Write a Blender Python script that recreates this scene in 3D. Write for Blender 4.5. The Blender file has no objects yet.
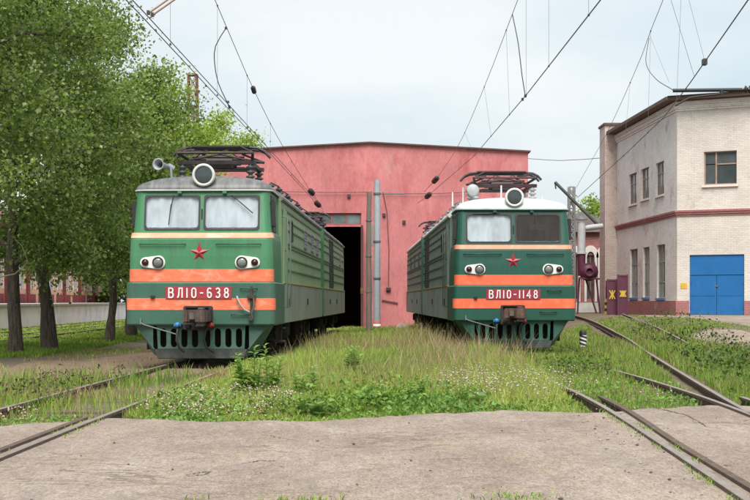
import bpy, bmesh, math, random
import numpy as np
from mathutils import Vector, Matrix

# ------------------------------------------------------------------ camera, sky, sun, exposure
scene = bpy.context.scene
COL = scene.collection
CAM_H, FPX, HORIZON = 1.355, 1458.0, 301.0          # eye height over rail top, focal length and horizon in 750x500 pixels
cam_data = bpy.data.cameras.new('camera')
cam_data.sensor_width = 36.0
cam_data.lens = FPX / 750.0 * 36.0
cam_data.shift_y = (HORIZON - 250.0) / 750.0
cam_data.clip_start = 0.1
cam_data.clip_end = 5000.0
cam = bpy.data.objects.new('camera', cam_data)
cam.location = (0, 0, CAM_H)
cam.rotation_euler = (math.radians(90), 0, 0)
COL.objects.link(cam)
scene.camera = cam

SUN_EL, SUN_AZ = math.radians(56), math.radians(180)   # azimuth measured from +Y towards +X: behind the camera
world = bpy.data.worlds.new('World')
scene.world = world
world.use_nodes = True
wn = world.node_tree.nodes
wl = world.node_tree.links
for n in list(wn):
    wn.remove(n)
w_out = wn.new('ShaderNodeOutputWorld')
sky_tex = wn.new('ShaderNodeTexSky')
sky_tex.sky_type = 'NISHITA'
sky_tex.sun_disc = False
sky_tex.sun_elevation = SUN_EL
sky_tex.sun_rotation = SUN_AZ
sky_tex.dust_density = 3.0
bg_sky = wn.new('ShaderNodeBackground')
bg_sky.inputs[1].default_value = 0.12
wl.new(sky_tex.outputs[0], bg_sky.inputs[0])
# thin, nearly closed cloud deck
tc = wn.new('ShaderNodeTexCoord')
mp = wn.new('ShaderNodeMapping')
mp.inputs['Scale'].default_value = (1.0, 1.0, 2.6)
wl.new(tc.outputs['Generated'], mp.inputs[0])
ns = wn.new('ShaderNodeTexNoise')
ns.inputs['Scale'].default_value = 3.2
ns.inputs['Detail'].default_value = 6.0
ns.inputs['Roughness'].default_value = 0.52
wl.new(mp.outputs[0], ns.inputs['Vector'])
rp = wn.new('ShaderNodeValToRGB')
rp.color_ramp.elements[0].position = 0.36
rp.color_ramp.elements[0].color = (0.68, 0.82, 0.885, 1)
rp.color_ramp.elements[1].position = 0.62
rp.color_ramp.elements[1].color = (0.95, 0.98, 0.985, 1)
wl.new(ns.outputs['Fac'], rp.inputs[0])
bg_cloud = wn.new('ShaderNodeBackground')
bg_cloud.inputs[1].default_value = 0.62
wl.new(rp.outputs[0], bg_cloud.inputs[0])
mx = wn.new('ShaderNodeMixShader')
mx.inputs[0].default_value = 0.9
wl.new(bg_sky.outputs[0], mx.inputs[1])
wl.new(bg_cloud.outputs[0], mx.inputs[2])
wl.new(mx.outputs[0], w_out.inputs[0])

sun_data = bpy.data.lights.new('sun', 'SUN')
sun_data.energy = 3.5
sun_data.angle = math.radians(36)
sun_data.color = (1.0, 0.96, 0.9)
sun = bpy.data.objects.new('sun', sun_data)
sdir = Vector((math.sin(SUN_AZ) * math.cos(SUN_EL), math.cos(SUN_AZ) * math.cos(SUN_EL), math.sin(SUN_EL)))
sun.rotation_euler = (-sdir).to_track_quat('-Z', 'Y').to_euler()
sun.location = (30, -40, 60)
COL.objects.link(sun)

vs = scene.view_settings
vs.view_transform = 'Standard'
vs.look = 'None'
vs.exposure = 0.7
vs.gamma = 1.0
vs.use_curve_mapping = False
scene.cycles.max_bounces = 6
scene.cycles.transparent_max_bounces = 12

rng = np.random.default_rng(7)
random.seed(7)

# ------------------------------------------------------------------ materials
MATS = {}
def mat(name, col, rough=0.6, var=0.18, scale=3.0, metal=0.0, bump=0.0, bscale=40.0, stain=None, stain_amt=0.0,
        stain_scale=1.2, stretch=(1, 1, 1), spec=0.5, coords='Object', fine=0.0,
        runs=None, runs_amt=0.0, runs_scale=(9, 9, 0.35), runs_at=(0.6, 0.74)):
    """Principled surface with noise in colour, an optional second stain colour and fine relief."""
    if name in MATS:
        return MATS[name]
    m = bpy.data.materials.new(name)
    m.use_nodes = True
    nt = m.node_tree
    N, L = nt.nodes, nt.links
    b = N['Principled BSDF']
    b.inputs['Roughness'].default_value = rough
    b.inputs['Metallic'].default_value = metal
    b.inputs['Specular IOR Level'].default_value = spec
    t = N.new('ShaderNodeTexCoord')
    mpn = N.new('ShaderNodeMapping')
    mpn.inputs['Scale'].default_value = stretch
    L.new(t.outputs[coords], mpn.inputs[0])
    n1 = N.new('ShaderNodeTexNoise')
    n1.inputs['Scale'].default_value = scale
    n1.inputs['Detail'].default_value = 7
    n1.inputs['Roughness'].default_value = 0.62
    L.new(mpn.outputs[0], n1.inputs['Vector'])
    r1 = N.new('ShaderNodeValToRGB')
    c = np.array(col)
    r1.color_ramp.elements[0].position = 0.3
    r1.color_ramp.elements[1].position = 0.7
    r1.color_ramp.elements[0].color = (*np.clip(c * (1 - var), 0, 1), 1)
    r1.color_ramp.elements[1].color = (*np.clip(c * (1 + var), 0, 1), 1)
    L.new(n1.outputs['Fac'], r1.inputs[0])
    out = r1.outputs[0]
    if fine > 0:
        nf = N.new('ShaderNodeTexNoise')
        nf.inputs['Scale'].default_value = scale * 14
        nf.inputs['Detail'].default_value = 3
        L.new(mpn.outputs[0], nf.inputs['Vector'])
        mr = N.new('ShaderNodeMapRange')
        mr.inputs['From Min'].default_value = 0.3
        mr.inputs['From Max'].default_value = 0.7
        mr.inputs['To Min'].default_value = 1 - fine
        mr.inputs['To Max'].default_value = 1 + fine
        L.new(nf.outputs['Fac'], mr.inputs[0])
        vm = N.new('ShaderNodeVectorMath')
        vm.operation = 'SCALE'
        L.new(out, vm.inputs[0])
        L.new(mr.outputs[0], vm.inputs['Scale'])
        out = vm.outputs[0]
    if stain is not None:
        n2 = N.new('ShaderNodeTexNoise')
        n2.inputs['Scale'].default_value = stain_scale
        n2.inputs['Detail'].default_value = 8
        n2.inputs['Roughness'].default_value = 0.68
        n2.inputs['Distortion'].default_value = 0.4
        L.new(mpn.outputs[0], n2.inputs['Vector'])
        r2 = N.new('ShaderNodeValToRGB')
        r2.color_ramp.elements[0].position = 0.5
        r2.color_ramp.elements[1].position = 0.72
        r2.color_ramp.elements[0].color = (0, 0, 0, 1)
        r2.color_ramp.elements[1].color = (stain_amt, stain_amt, stain_amt, 1)
        L.new(n2.outputs['Fac'], r2.inputs[0])
        mxn = N.new('ShaderNodeMixRGB')
        mxn.inputs['Color2'].default_value = (*stain, 1)
        L.new(r2.outputs[0], mxn.inputs['Fac'])
        L.new(out, mxn.inputs['Color1'])
        out = mxn.outputs[0]
    if runs is not None:                      # rust and grime runs, specks and scuffs
        mp3 = N.new('ShaderNodeMapping')
        mp3.inputs['Scale'].default_value = runs_scale
        mp3.inputs['Location'].default_value = (3.1, 1.7, 5.3)
        L.new(t.outputs[coords], mp3.inputs[0])
        n4 = N.new('ShaderNodeTexNoise')
        n4.inputs['Scale'].default_value = 1.0
        n4.inputs['Detail'].default_value = 9
        n4.inputs['Roughness'].default_value = 0.72
        L.new(mp3.outputs[0], n4.inputs['Vector'])
        r4 = N.new('ShaderNodeValToRGB')
        r4.color_ramp.elements[0].position = runs_at[0]
        r4.color_ramp.elements[1].position = runs_at[1]
        r4.color_ramp.elements[0].color = (0, 0, 0, 1)
        r4.color_ramp.elements[1].color = (runs_amt,) * 3 + (1,)
        L.new(n4.outputs['Fac'], r4.inputs[0])
        mx4 = N.new('ShaderNodeMixRGB')
        mx4.inputs['Color2'].default_value = (*runs, 1)
        L.new(r4.outputs[0], mx4.inputs['Fac'])
        L.new(out, mx4.inputs['Color1'])
        out = mx4.outputs[0]
    L.new(out, b.inputs['Base Color'])
    if bump > 0:
        n3 = N.new('ShaderNodeTexNoise')
        n3.inputs['Scale'].default_value = bscale
        n3.inputs['Detail'].default_value = 5
        L.new(t.outputs[coords], n3.inputs['Vector'])
        bp = N.new('ShaderNodeBump')
        bp.inputs['Strength'].default_value = bump
        bp.inputs['Distance'].default_value = 0.02
        L.new(n3.outputs['Fac'], bp.inputs['Height'])
        L.new(bp.outputs[0], b.inputs['Normal'])
    MATS[name] = m
    return m

def glass_mat(name, tint=(0.85, 0.9, 0.9), rough=0.03, clear=0.75, dirt=(0.35, 0.36, 0.35)):
    """Dusty pane: mirror-like reflection by Fresnel over a mostly clear sheet with patches of grime."""
    if name in MATS:
        return MATS[name]
    m = bpy.data.materials.new(name)
    m.use_nodes = True
    N, L = m.node_tree.nodes, m.node_tree.links
    for n in list(N):
        N.remove(n)
    o = N.new('ShaderNodeOutputMaterial')
    tr = N.new('ShaderNodeBsdfTransparent')
    tr.inputs[0].default_value = (*tint, 1)
    df = N.new('ShaderNodeBsdfDiffuse')
    df.inputs[0].default_value = (*dirt, 1)
    gl = N.new('ShaderNodeBsdfGlossy')
    gl.inputs['Roughness'].default_value = rough
    t = N.new('ShaderNodeTexCoord')
    nz = N.new('ShaderNodeTexNoise')
    nz.inputs['Scale'].default_value = 4.0
    nz.inputs['Detail'].default_value = 6
    L.new(t.outputs['Object'], nz.inputs['Vector'])
    mr = N.new('ShaderNodeMapRange')
    mr.inputs['From Min'].default_value = 0.35
    mr.inputs['From Max'].default_value = 0.75
    mr.inputs['To Min'].default_value = (1 - clear) * 0.55
    mr.inputs['To Max'].default_value = min(1, (1 - clear) * 1.6)
    L.new(nz.outputs['Fac'], mr.inputs[0])
    m1 = N.new('ShaderNodeMixShader')
    L.new(mr.outputs[0], m1.inputs[0])
    L.new(tr.outputs[0], m1.inputs[1])
    L.new(df.outputs[0], m1.inputs[2])
    fr = N.new('ShaderNodeFresnel')
    fr.inputs[0].default_value = 1.6
    m2 = N.new('ShaderNodeMixShader')
    L.new(fr.outputs[0], m2.inputs[0])
    L.new(m1.outputs[0], m2.inputs[1])
    L.new(gl.outputs[0], m2.inputs[2])
    L.new(m2.outputs[0], o.inputs[0])
    MATS[name] = m
    return m

def foliage_mat(name, rough=0.55, trans=0.35, attr='tint', spec=0.3):
    """Leaf or blade: its own colour is kept per face in the attribute; light passes through the blade."""
    if name in MATS:
        return MATS[name]
    m = bpy.data.materials.new(name)
    m.use_nodes = True
    N, L = m.node_tree.nodes, m.node_tree.links
    b = N['Principled BSDF']
    b.inputs['Roughness'].default_value = rough
    b.inputs['Specular IOR Level'].default_value = spec
    a = N.new('ShaderNodeAttribute')
    a.attribute_name = attr
    L.new(a.outputs['Color'], b.inputs['Base Color'])
    tl = N.new('ShaderNodeBsdfTranslucent')
    hs = N.new('ShaderNodeVectorMath')
    hs.operation = 'MULTIPLY'
    hs.inputs[1].default_value = (1.25, 1.3, 0.7)
    L.new(a.outputs['Color'], hs.inputs[0])
    L.new(hs.outputs[0], tl.inputs[0])
    mxs = N.new('ShaderNodeMixShader')
    mxs.inputs[0].default_value = trans
    L.new(b.outputs[0], mxs.inputs[1])
    L.new(tl.outputs[0], mxs.inputs[2])
    L.new(mxs.outputs[0], N['Material Output'].inputs[0])
    MATS[name] = m
    return m

def brick_mat(name, c1, c2, mortar, scale=1.0, stain=None, stain_amt=0.5, udir=(1, 0)):
    """Small brick courses, too far away to pick apart, coloured and slightly raised."""
    if name in MATS:
        return MATS[name]
    m = bpy.data.materials.new(name)
    m.use_nodes = True
    N, L = m.node_tree.nodes, m.node_tree.links
    b = N['Principled BSDF']
    b.inputs['Roughness'].default_value = 0.85
    g = N.new('ShaderNodeNewGeometry')
    dot = N.new('ShaderNodeVectorMath')
    dot.operation = 'DOT_PRODUCT'
    dot.inputs[1].default_value = (udir[0], udir[1], 0)
    L.new(g.outputs['Position'], dot.inputs[0])
    sp = N.new('ShaderNodeSeparateXYZ')
    L.new(g.outputs['Position'], sp.inputs[0])
    cb = N.new('ShaderNodeCombineXYZ')
    L.new(dot.outputs['Value'], cb.inputs[0])
    L.new(sp.outputs[2], cb.inputs[1])
    br = N.new('ShaderNodeTexBrick')
    br.inputs['Color1'].default_value = (*c1, 1)
    br.inputs['Color2'].default_value = (*c2, 1)
    br.inputs['Mortar'].default_value = (*mortar, 1)
    br.inputs['Scale'].default_value = scale
    br.inputs['Brick Width'].default_value = 0.27
    br.inputs['Row Height'].default_value = 0.085
    br.inputs['Mortar Size'].default_value = 0.011
    br.inputs['Mortar Smooth'].default_value = 0.4
    L.new(cb.outputs[0], br.inputs['Vector'])
    out = br.outputs['Color']
    nz = N.new('ShaderNodeTexNoise')
    nz.inputs['Scale'].default_value = 0.6
    nz.inputs['Detail'].default_value = 9
    nz.inputs['Roughness'].default_value = 0.66
    L.new(g.outputs['Position'], nz.inputs['Vector'])
    mr = N.new('ShaderNodeMapRange')
    mr.inputs['From Min'].default_value = 0.3
    mr.inputs['From Max'].default_value = 0.7
    mr.inputs['To Min'].default_value = 0.86
    mr.inputs['To Max'].default_value = 1.1
    L.new(nz.outputs['Fac'], mr.inputs[0])
    vm = N.new('ShaderNodeVectorMath')
    vm.operation = 'SCALE'
    L.new(out, vm.inputs[0])
    L.new(mr.outputs[0], vm.inputs['Scale'])
    out = vm.outputs[0]
    if stain is not None:
        n2 = N.new('ShaderNodeTexNoise')
        n2.inputs['Scale'].default_value = 0.9
        n2.inputs['Detail'].default_value = 9
        n2.inputs['Roughness'].default_value = 0.7
        mp2 = N.new('ShaderNodeMapping')
        mp2.inputs['Location'].default_value = (4, 9, 2)
        L.new(g.outputs['Position'], mp2.inputs[0])
        L.new(mp2.outputs[0], n2.inputs['Vector'])
        r2 = N.new('ShaderNodeValToRGB')
        r2.color_ramp.elements[0].position = 0.56
        r2.color_ramp.elements[1].position = 0.68
        r2.color_ramp.elements[0].color = (0, 0, 0, 1)
        r2.color_ramp.elements[1].color = (stain_amt,) * 3 + (1,)
        L.new(n2.outputs['Fac'], r2.inputs[0])
        mxn = N.new('ShaderNodeMixRGB')
        mxn.inputs['Color2'].default_value = (*stain, 1)
        L.new(r2.outputs[0], mxn.inputs['Fac'])
        L.new(out, mxn.inputs['Color1'])
        out = mxn.outputs[0]
    L.new(out, b.inputs['Base Color'])
    bp = N.new('ShaderNodeBump')
    bp.inputs['Strength'].default_value = 0.5
    bp.inputs['Distance'].default_value = 0.012
    bp.invert = True
    L.new(br.outputs['Fac'], bp.inputs['Height'])
    L.new(bp.outputs[0], b.inputs['Normal'])
    MATS[name] = m
    return m

# ------------------------------------------------------------------ helpers
def P(px, py, d):
    """Point seen at a photo pixel, at depth d in metres."""
    return Vector(((px - 375.0) / FPX * d, d, CAM_H + (HORIZON - py) / FPX * d))

def tag(o, label=None, cat=None, group=None, kind=None):
    if label: o['label'] = label
    if cat: o['category'] = cat
    if group: o['group'] = group
    if kind: o['kind'] = kind
    return o

def empty(name, loc=(0, 0, 0), rz=0.0, label=None, cat=None, group=None, kind=None):
    o = bpy.data.objects.new(name, None)
    o.location = loc
    o.rotation_euler = (0, 0, rz)
    o.empty_display_size = 0.3
    COL.objects.link(o)
    return tag(o, label, cat, group, kind)

def link_mesh(name, me, parent=None, loc=None):
    o = bpy.data.objects.new(name, me)
    COL.objects.link(o)
    if parent is not None:
        o.parent = parent
    if loc is not None:
        o.location = loc
    return o

class MB:
    """Collects faces; build() links them as one mesh object."""
    def __init__(self):
        self.v, self.f, self.sm = [], [], []
    def add(self, verts, faces, smooth=False):
        b = len(self.v)
        self.v.extend([tuple(p) for p in verts])
        self.f.extend([tuple(i + b for i in f) for f in faces])
        self.sm.extend([smooth] * len(faces))
        return self
    def box(self, lo, hi, M=None):
        x0, y0, z0 = lo
        x1, y1, z1 = hi
        vs_ = [Vector(p) for p in ((x0, y0, z0), (x1, y0, z0), (x1, y1, z0), (x0, y1, z0), (x0, y0, z1), (x1, y0, z1), (x1, y1, z1), (x0, y1, z1))]
        if M is not None:
            vs_ = [M @ p for p in vs_]
        return self.add(vs_, [(0, 3, 2, 1), (4, 5, 6, 7), (0, 1, 5, 4), (1, 2, 6, 5), (2, 3, 7, 6), (3, 0, 4, 7)])
    def cbox(self, c, s, M=None):
        return self.box([c[i] - s[i] / 2 for i in range(3)], [c[i] + s[i] / 2 for i in range(3)], M)
    def bar(self, a, b, w, h=None, up=(0, 0, 1)):
        """Rectangular bar from a to b."""
        h = h or w
        a, b = Vector(a), Vector(b)
        d = (b - a).normalized()
        u = Vector(up)
        s = d.cross(u)
        if s.length < 1e-4:
            s = d.cross(Vector((1, 0, 0)))
        s.normalize()
        t = s.cross(d)
        vs_ = []
        for p in (a, b):
            for i, j in ((-1, -1), (1, -1), (1, 1), (-1, 1)):
                vs_.append(p + s * (i * w / 2) + t * (j * h / 2))
        return self.add(vs_, [(0, 1, 2, 3), (7, 6, 5, 4), (0, 4, 5, 1), (1, 5, 6, 2), (2, 6, 7, 3), (3, 7, 4, 0)])
    def tube(self, pts, r, n=8, caps=True):
        pts = [Vector(p) for p in pts]
        rs = r if isinstance(r, (list, tuple)) else [r] * len(pts)
        rings = []
        prev = None
        for i, p in enumerate(pts):
            d = (pts[min(i + 1, len(pts) - 1)] - pts[max(i - 1, 0)]).normalized()
            if prev is None:
                s = d.cross(Vector((0, 0, 1)))
                if s.length < 1e-3:
                    s = d.cross(Vector((1, 0, 0)))
            else:
                s = prev - d * prev.dot(d)
            s.normalize()
            prev = s
            t = d.cross(s)
            rings.append([p + (s * math.cos(2 * math.pi * k / n) + t * math.sin(2 * math.pi * k / n)) * rs[i] for k in range(n)])
        vs_ = [q for rg in rings for q in rg]
        fs = []
        for i in range(len(pts) - 1):
            for k in range(n):
                a, b = i * n + k, i * n + (k + 1) % n
                fs.append((a, b, b + n, a + n))
        self.add(vs_, fs, True)
        if caps:
            self.add(rings[0], [tuple(range(n - 1, -1, -1))])
            self.add(rings[-1], [tuple(range(n))])
        return self
    def lathe(self, prof, M=None, n=20, smooth=True):
        """Profile of (radius, height) turned about z, then placed by M."""
        vs_, fs = [], []
        for r, z in prof:
            for k in range(n):
                a = 2 * math.pi * k / n
                p = Vector((r * math.cos(a), r * math.sin(a), z))
                vs_.append(M @ p if M is not None else p)
        for i in range(len(prof) - 1):
            for k in range(n):
                a, b = i * n + k, i * n + (k + 1) % n
                fs.append((a, b, b + n, a + n))
        self.add(vs_, fs, smooth)
        self.add(vs_[:n], [tuple(range(n - 1, -1, -1))])
        self.add(vs_[-n:], [tuple(range(n))])
        return self
    def prism(self, poly, axis_from, axis_to, M=None):
        """Polygon of 3D points swept from offset axis_from to axis_to."""
        a, b = Vector(axis_from), Vector(axis_to)
        n = len(poly)
        v0 = [Vector(p) + a for p in poly]
        v1 = [Vector(p) + b for p in poly]
        vs_ = v0 + v1
        if M is not None:
            vs_ = [M @ p for p in vs_]
        fs = [tuple(range(n - 1, -1, -1)), tuple(range(n, 2 * n))]
        for k in range(n):
            fs.append((k, (k + 1) % n, n + (k + 1) % n, n + k))
        return self.add(vs_, fs)
    def mesh(self, name, m, bevel=0.0):
        me = bpy.data.meshes.new(name)
        me.from_pydata(self.v, [], self.f)
        me.polygons.foreach_set('use_smooth', self.sm)
        bm = bmesh.new()
        bm.from_mesh(me)
        bmesh.ops.recalc_face_normals(bm, faces=bm.faces[:])
        if bevel > 0:
            bmesh.ops.remove_doubles(bm, verts=bm.verts[:], dist=1e-5)
            es = [e for e in bm.edges if len(e.link_faces) == 2 and e.calc_face_angle(0) > 0.6]
            bmesh.ops.bevel(bm, geom=es, offset=bevel, segments=2, affect='EDGES', clamp_overlap=True)
        bm.to_mesh(me)
        bm.free()
        if m is not None:
            me.materials.append(m)
        return me
    def build(self, name, m, parent=None, bevel=0.0, loc=None):
        return link_mesh(name, self.mesh(name, m, bevel), parent, loc)

def fast_mesh(name, verts, tris, m, tint=None, smooth=False):
    """Large triangle mesh from arrays; tint is one colour per vertex."""
    me = bpy.data.meshes.new(name)
    nv, nt = len(verts), len(tris)
    me.vertices.add(nv)
    me.vertices.foreach_set('co', np.asarray(verts, dtype=np.float32).ravel())
    me.loops.add(nt * 3)
    me.loops.foreach_set('vertex_index', np.asarray(tris, dtype=np.int32).ravel())
    me.polygons.add(nt)
    me.polygons.foreach_set('loop_start', np.arange(0, nt * 3, 3, dtype=np.int32))
    me.polygons.foreach_set('loop_total', np.full(nt, 3, dtype=np.int32))
    if smooth:
        me.polygons.foreach_set('use_smooth', np.ones(nt, dtype=bool))
    me.update(calc_edges=True)
    if tint is not None:
        at = me.color_attributes.new('tint', 'FLOAT_COLOR', 'POINT')
        c = np.ones((nv, 4), dtype=np.float32)
        c[:, :3] = tint
        at.data.foreach_set('color', c.ravel())
    me.materials.append(m)
    return me

def smoothstep(a, b, x):
    t = np.clip((np.asarray(x, dtype=float) - a) / (b - a), 0, 1)
    return t * t * (3 - 2 * t)

_nz = np.random.default_rng(3)
_lat = _nz.random((64, 64))
def vnoise(x, y):
    """Smooth value noise on the plane, 0..1."""
    x, y = np.asarray(x, dtype=float), np.asarray(y, dtype=float)
    xi, yi = np.floor(x).astype(int), np.floor(y).astype(int)
    fx, fy = x - xi, y - yi
    fx, fy = fx * fx * (3 - 2 * fx), fy * fy * (3 - 2 * fy)
    g = lambda i, j: _lat[i % 64, j % 64]
    return (g(xi, yi) * (1 - fx) + g(xi + 1, yi) * fx) * (1 - fy) + (g(xi, yi + 1) * (1 - fx) + g(xi + 1, yi + 1) * fx) * fy

def ground_z(x, y):
    """Height of the bare ground over rail top (0): flat yard, rising towards the brick building on the right."""
    x, y = np.asarray(x, dtype=float), np.asarray(y, dtype=float)
    s = smoothstep(36, 58, y) * smoothstep(8.8, 12.0, x)
    z = -0.13 + 0.77 * s
    z = z + 0.05 * (vnoise(x * 0.7, y * 0.5) - 0.5) * smoothstep(19.5, 23, y) + 0.02 * (vnoise(x * 3, y * 3) - 0.5)
    return z - 0.06 * smoothstep(20.5, 18.5, y)

def wall_face(mb, P0, P1, z0, z1, holes=(), depth=0.25, inward=None, top=None):
    """Vertical wall from P0 to P1 (x, y) with real openings (u0, u1, v0, v1) and their reveals."""
    a, b = Vector((P0[0], P0[1])), Vector((P1[0], P1[1]))
    L_ = (b - a).length
    d = (b - a) / L_
    n = Vector(inward) if inward is not None else Vector((-d.y, d.x))
    us = sorted({0.0, L_} | {min(max(h[k], 0), L_) for h in holes for k in (0, 1)})
    zs = sorted({z0, z1} | {h[k] for h in holes for k in (2, 3)})
    def pt(u, z, off=0.0):
        if top is not None and z == z1:
            z = top(u)
        q = a + d * u + n * off
        return (q.x, q.y, z)
    for i in range(len(us) - 1):
        for j in range(len(zs) - 1):
            uc, zc = (us[i] + us[i + 1]) / 2, (zs[j] + zs[j + 1]) / 2
            if any(h[0] < uc < h[1] and h[2] < zc < h[3] for h in holes):
                continue
            mb.add([pt(us[i], zs[j]), pt(us[i + 1], zs[j]), pt(us[i + 1], zs[j + 1]), pt(us[i], zs[j + 1])], [(0, 1, 2, 3)])
    for h in holes:
        u0, u1, v0, v1 = h
        for (A, B) in (((u0, v0), (u1, v0)), ((u1, v0), (u1, v1)), ((u1, v1), (u0, v1)), ((u0, v1), (u0, v0))):
            mb.add([pt(*A), pt(*B), pt(*B, depth), pt(*A, depth)], [(0, 1, 2, 3)])
    return mb

def on_plane(px, py, P0, P1):
    """(u, z) where the ray of a photo pixel meets the vertical plane through P0-P1."""
    a, b = Vector((P0[0], P0[1])), Vector((P1[0], P1[1]))
    d = (b - a).normalized()
    k = (px - 375.0) / FPX
    # k*t = a.x + d.x*u ; t = a.y + d.y*u
    u = (k * a.y - a.x) / (d.x - k * d.y)
    t = a.y + d.y * u
    return u, CAM_H + (HORIZON - py) / FPX * t

# strokes of the plate lettering on a box 0..1 high
def _arc(cx, cy, rx, ry, a0, a1, n=8):
    return [(cx + rx * math.cos(math.radians(a0 + (a1 - a0) * i / n)), cy + ry * math.sin(math.radians(a0 + (a1 - a0) * i / n))) for i in range(n + 1)]
GLYPHS = {
    'В': (0.56, [[(0.06, 0), (0.06, 1)], [(0.06, 1), (0.32, 1)] + _arc(0.32, 0.77, 0.18, 0.23, 90, -90) + [(0.06, 0.54)],
                 [(0.06, 0.54), (0.34, 0.54)] + _arc(0.34, 0.27, 0.2, 0.27, 90, -90) + [(0.06, 0)]]),
    'Л': (0.56, [[(0.02, 0.0), (0.1, 0.08), (0.16, 0.3), (0.2, 1), (0.52, 1), (0.52, 0)]]),
    '1': (0.14, [[(0.07, 0), (0.07, 1)]]),
    '0': (0.5, [_arc(0.25, 0.75, 0.21, 0.25, 0, 180) + _arc(0.25, 0.25, 0.21, 0.25, 180, 360) + [(0.46, 0.75)]]),
    '-': (0.34, [[(0.02, 0.48), (0.32, 0.48)]]),
    '6': (0.5, [_arc(0.26, 0.75, 0.2, 0.25, 40, 180) + [(0.06, 0.28)] + _arc(0.26, 0.28, 0.2, 0.28, 180, 540, 16)]),
    '3': (0.5, [_arc(0.24, 0.76, 0.2, 0.24, 150, -80) + [(0.2, 0.53)], [(0.2, 0.53)] + _arc(0.24, 0.265, 0.22, 0.265, 85, -150)]),
    '8': (0.5, [_arc(0.25, 0.76, 0.18, 0.24, -90, 270, 16), _arc(0.25, 0.26, 0.21, 0.26, 90, 450, 16)]),
    '4': (0.54, [[(0.38, 0), (0.38, 1), (0.03, 0.3), (0.5, 0.3)]]),
    'Ж': (0.7, [[(0.35, 0), (0.35, 1)], [(0.02, 1), (0.3, 0.5), (0.02, 0)], [(0.68, 1), (0.4, 0.5), (0.68, 0)]]),
}
def stroke(mb, pts, w, place, t):
    """Flat ribbon of width w along 2D points, thickness t; place(x, z, off) gives 3D."""
    n = len(pts)
    L_, R_ = [], []
    for i in range(n):
        a, b = pts[max(i - 1, 0)], pts[min(i + 1, n - 1)]
        p = pts[i]
        d0 = Vector((p[0] - a[0], p[1] - a[1]))
        d1 = Vector((b[0] - p[0], b[1] - p[1]))
        d0 = d0.normalized() if d0.length > 1e-6 else d1.normalized()
        d1 = d1.normalized() if d1.length > 1e-6 else d0
        d = d0 + d1
        d = d.normalized() if d.length > 1e-4 else d1
        nrm = Vector((-d.y, d.x))
        c = max(0.45, abs(nrm.dot(Vector((-d1.y, d1.x)))))
        k = w / 2 / c
        ex = Vector((0, 0))
        if i == 0: ex = -d1 * (w * 0.2)
        if i == n - 1: ex = d0 * (w * 0.2)
        q = Vector(p) + ex
        L_.append(q + nrm * k)
        R_.append(q - nrm * k)
    for i in range(n - 1):
        f = [place(*L_[i], t), place(*R_[i], t), place(*R_[i + 1], t), place(*L_[i + 1], t)]
        g = [place(*L_[i], 0), place(*R_[i], 0), place(*R_[i + 1], 0), place(*L_[i + 1], 0)]
        mb.add(f + g, [(0, 1, 2, 3), (0, 4, 5, 1), (2, 6, 7, 3), (1, 5, 6, 2), (3, 7, 4, 0)])
def char_meshes(text, height, w, place, x0, total):
    """One mesh builder per character, spread over the total width."""
    adv = [GLYPHS[c][0] for c in text]
    s = height
    nat = sum(adv) * s
    gap = (total - nat) / max(1, len(text) - 1)
    x = x0
    out = []
    for c, a in zip(text, adv):
        mb = MB()
        for k, st in enumerate(GLYPHS[c][1]):
            stroke(mb, [(x + q[0] * s, q[1] * s) for q in st], w, place, 0.012 + 0.0006 * k)
        out.append(mb)
        x += a * s + gap
    return out

# ------------------------------------------------------------------ the setting: ground, road, tracks
soil = mat('soil', (0.125, 0.095, 0.06), 0.95, 0.3, 1.1, stain=(0.085, 0.11, 0.035), stain_amt=0.9, stain_scale=0.55, bump=0.6, bscale=18, fine=0.25)
gx = np.unique(np.concatenate([np.linspace(-900, -60, 12), np.linspace(-60, -16, 45), np.arange(-16, 18, 0.25), np.linspace(18, 60, 43), np.linspace(60, 900, 12)]))
gy = np.unique(np.concatenate([np.linspace(-60, 8, 12), np.arange(8, 90, 0.4), np.linspace(90, 200, 45), np.linspace(200, 2500, 16)]))
XX, YY = np.meshgrid(gx, gy)
ZZ = ground_z(XX, YY)
nvx, nvy = len(gx), len(gy)
ii = np.arange(nvx * nvy).reshape(nvy, nvx)
q = np.stack([ii[:-1, :-1], ii[:-1, 1:], ii[1:, 1:], ii[1:, :-1]], -1).reshape(-1, 4)
tri = np.concatenate([q[:, [0, 1, 2]], q[:, [0, 2, 3]]])
gm = fast_mesh('ground', np.stack([XX.ravel(), YY.ravel(), ZZ.ravel()], 1), tri, soil, smooth=True)
tag(link_mesh('ground', gm), kind='structure')

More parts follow.
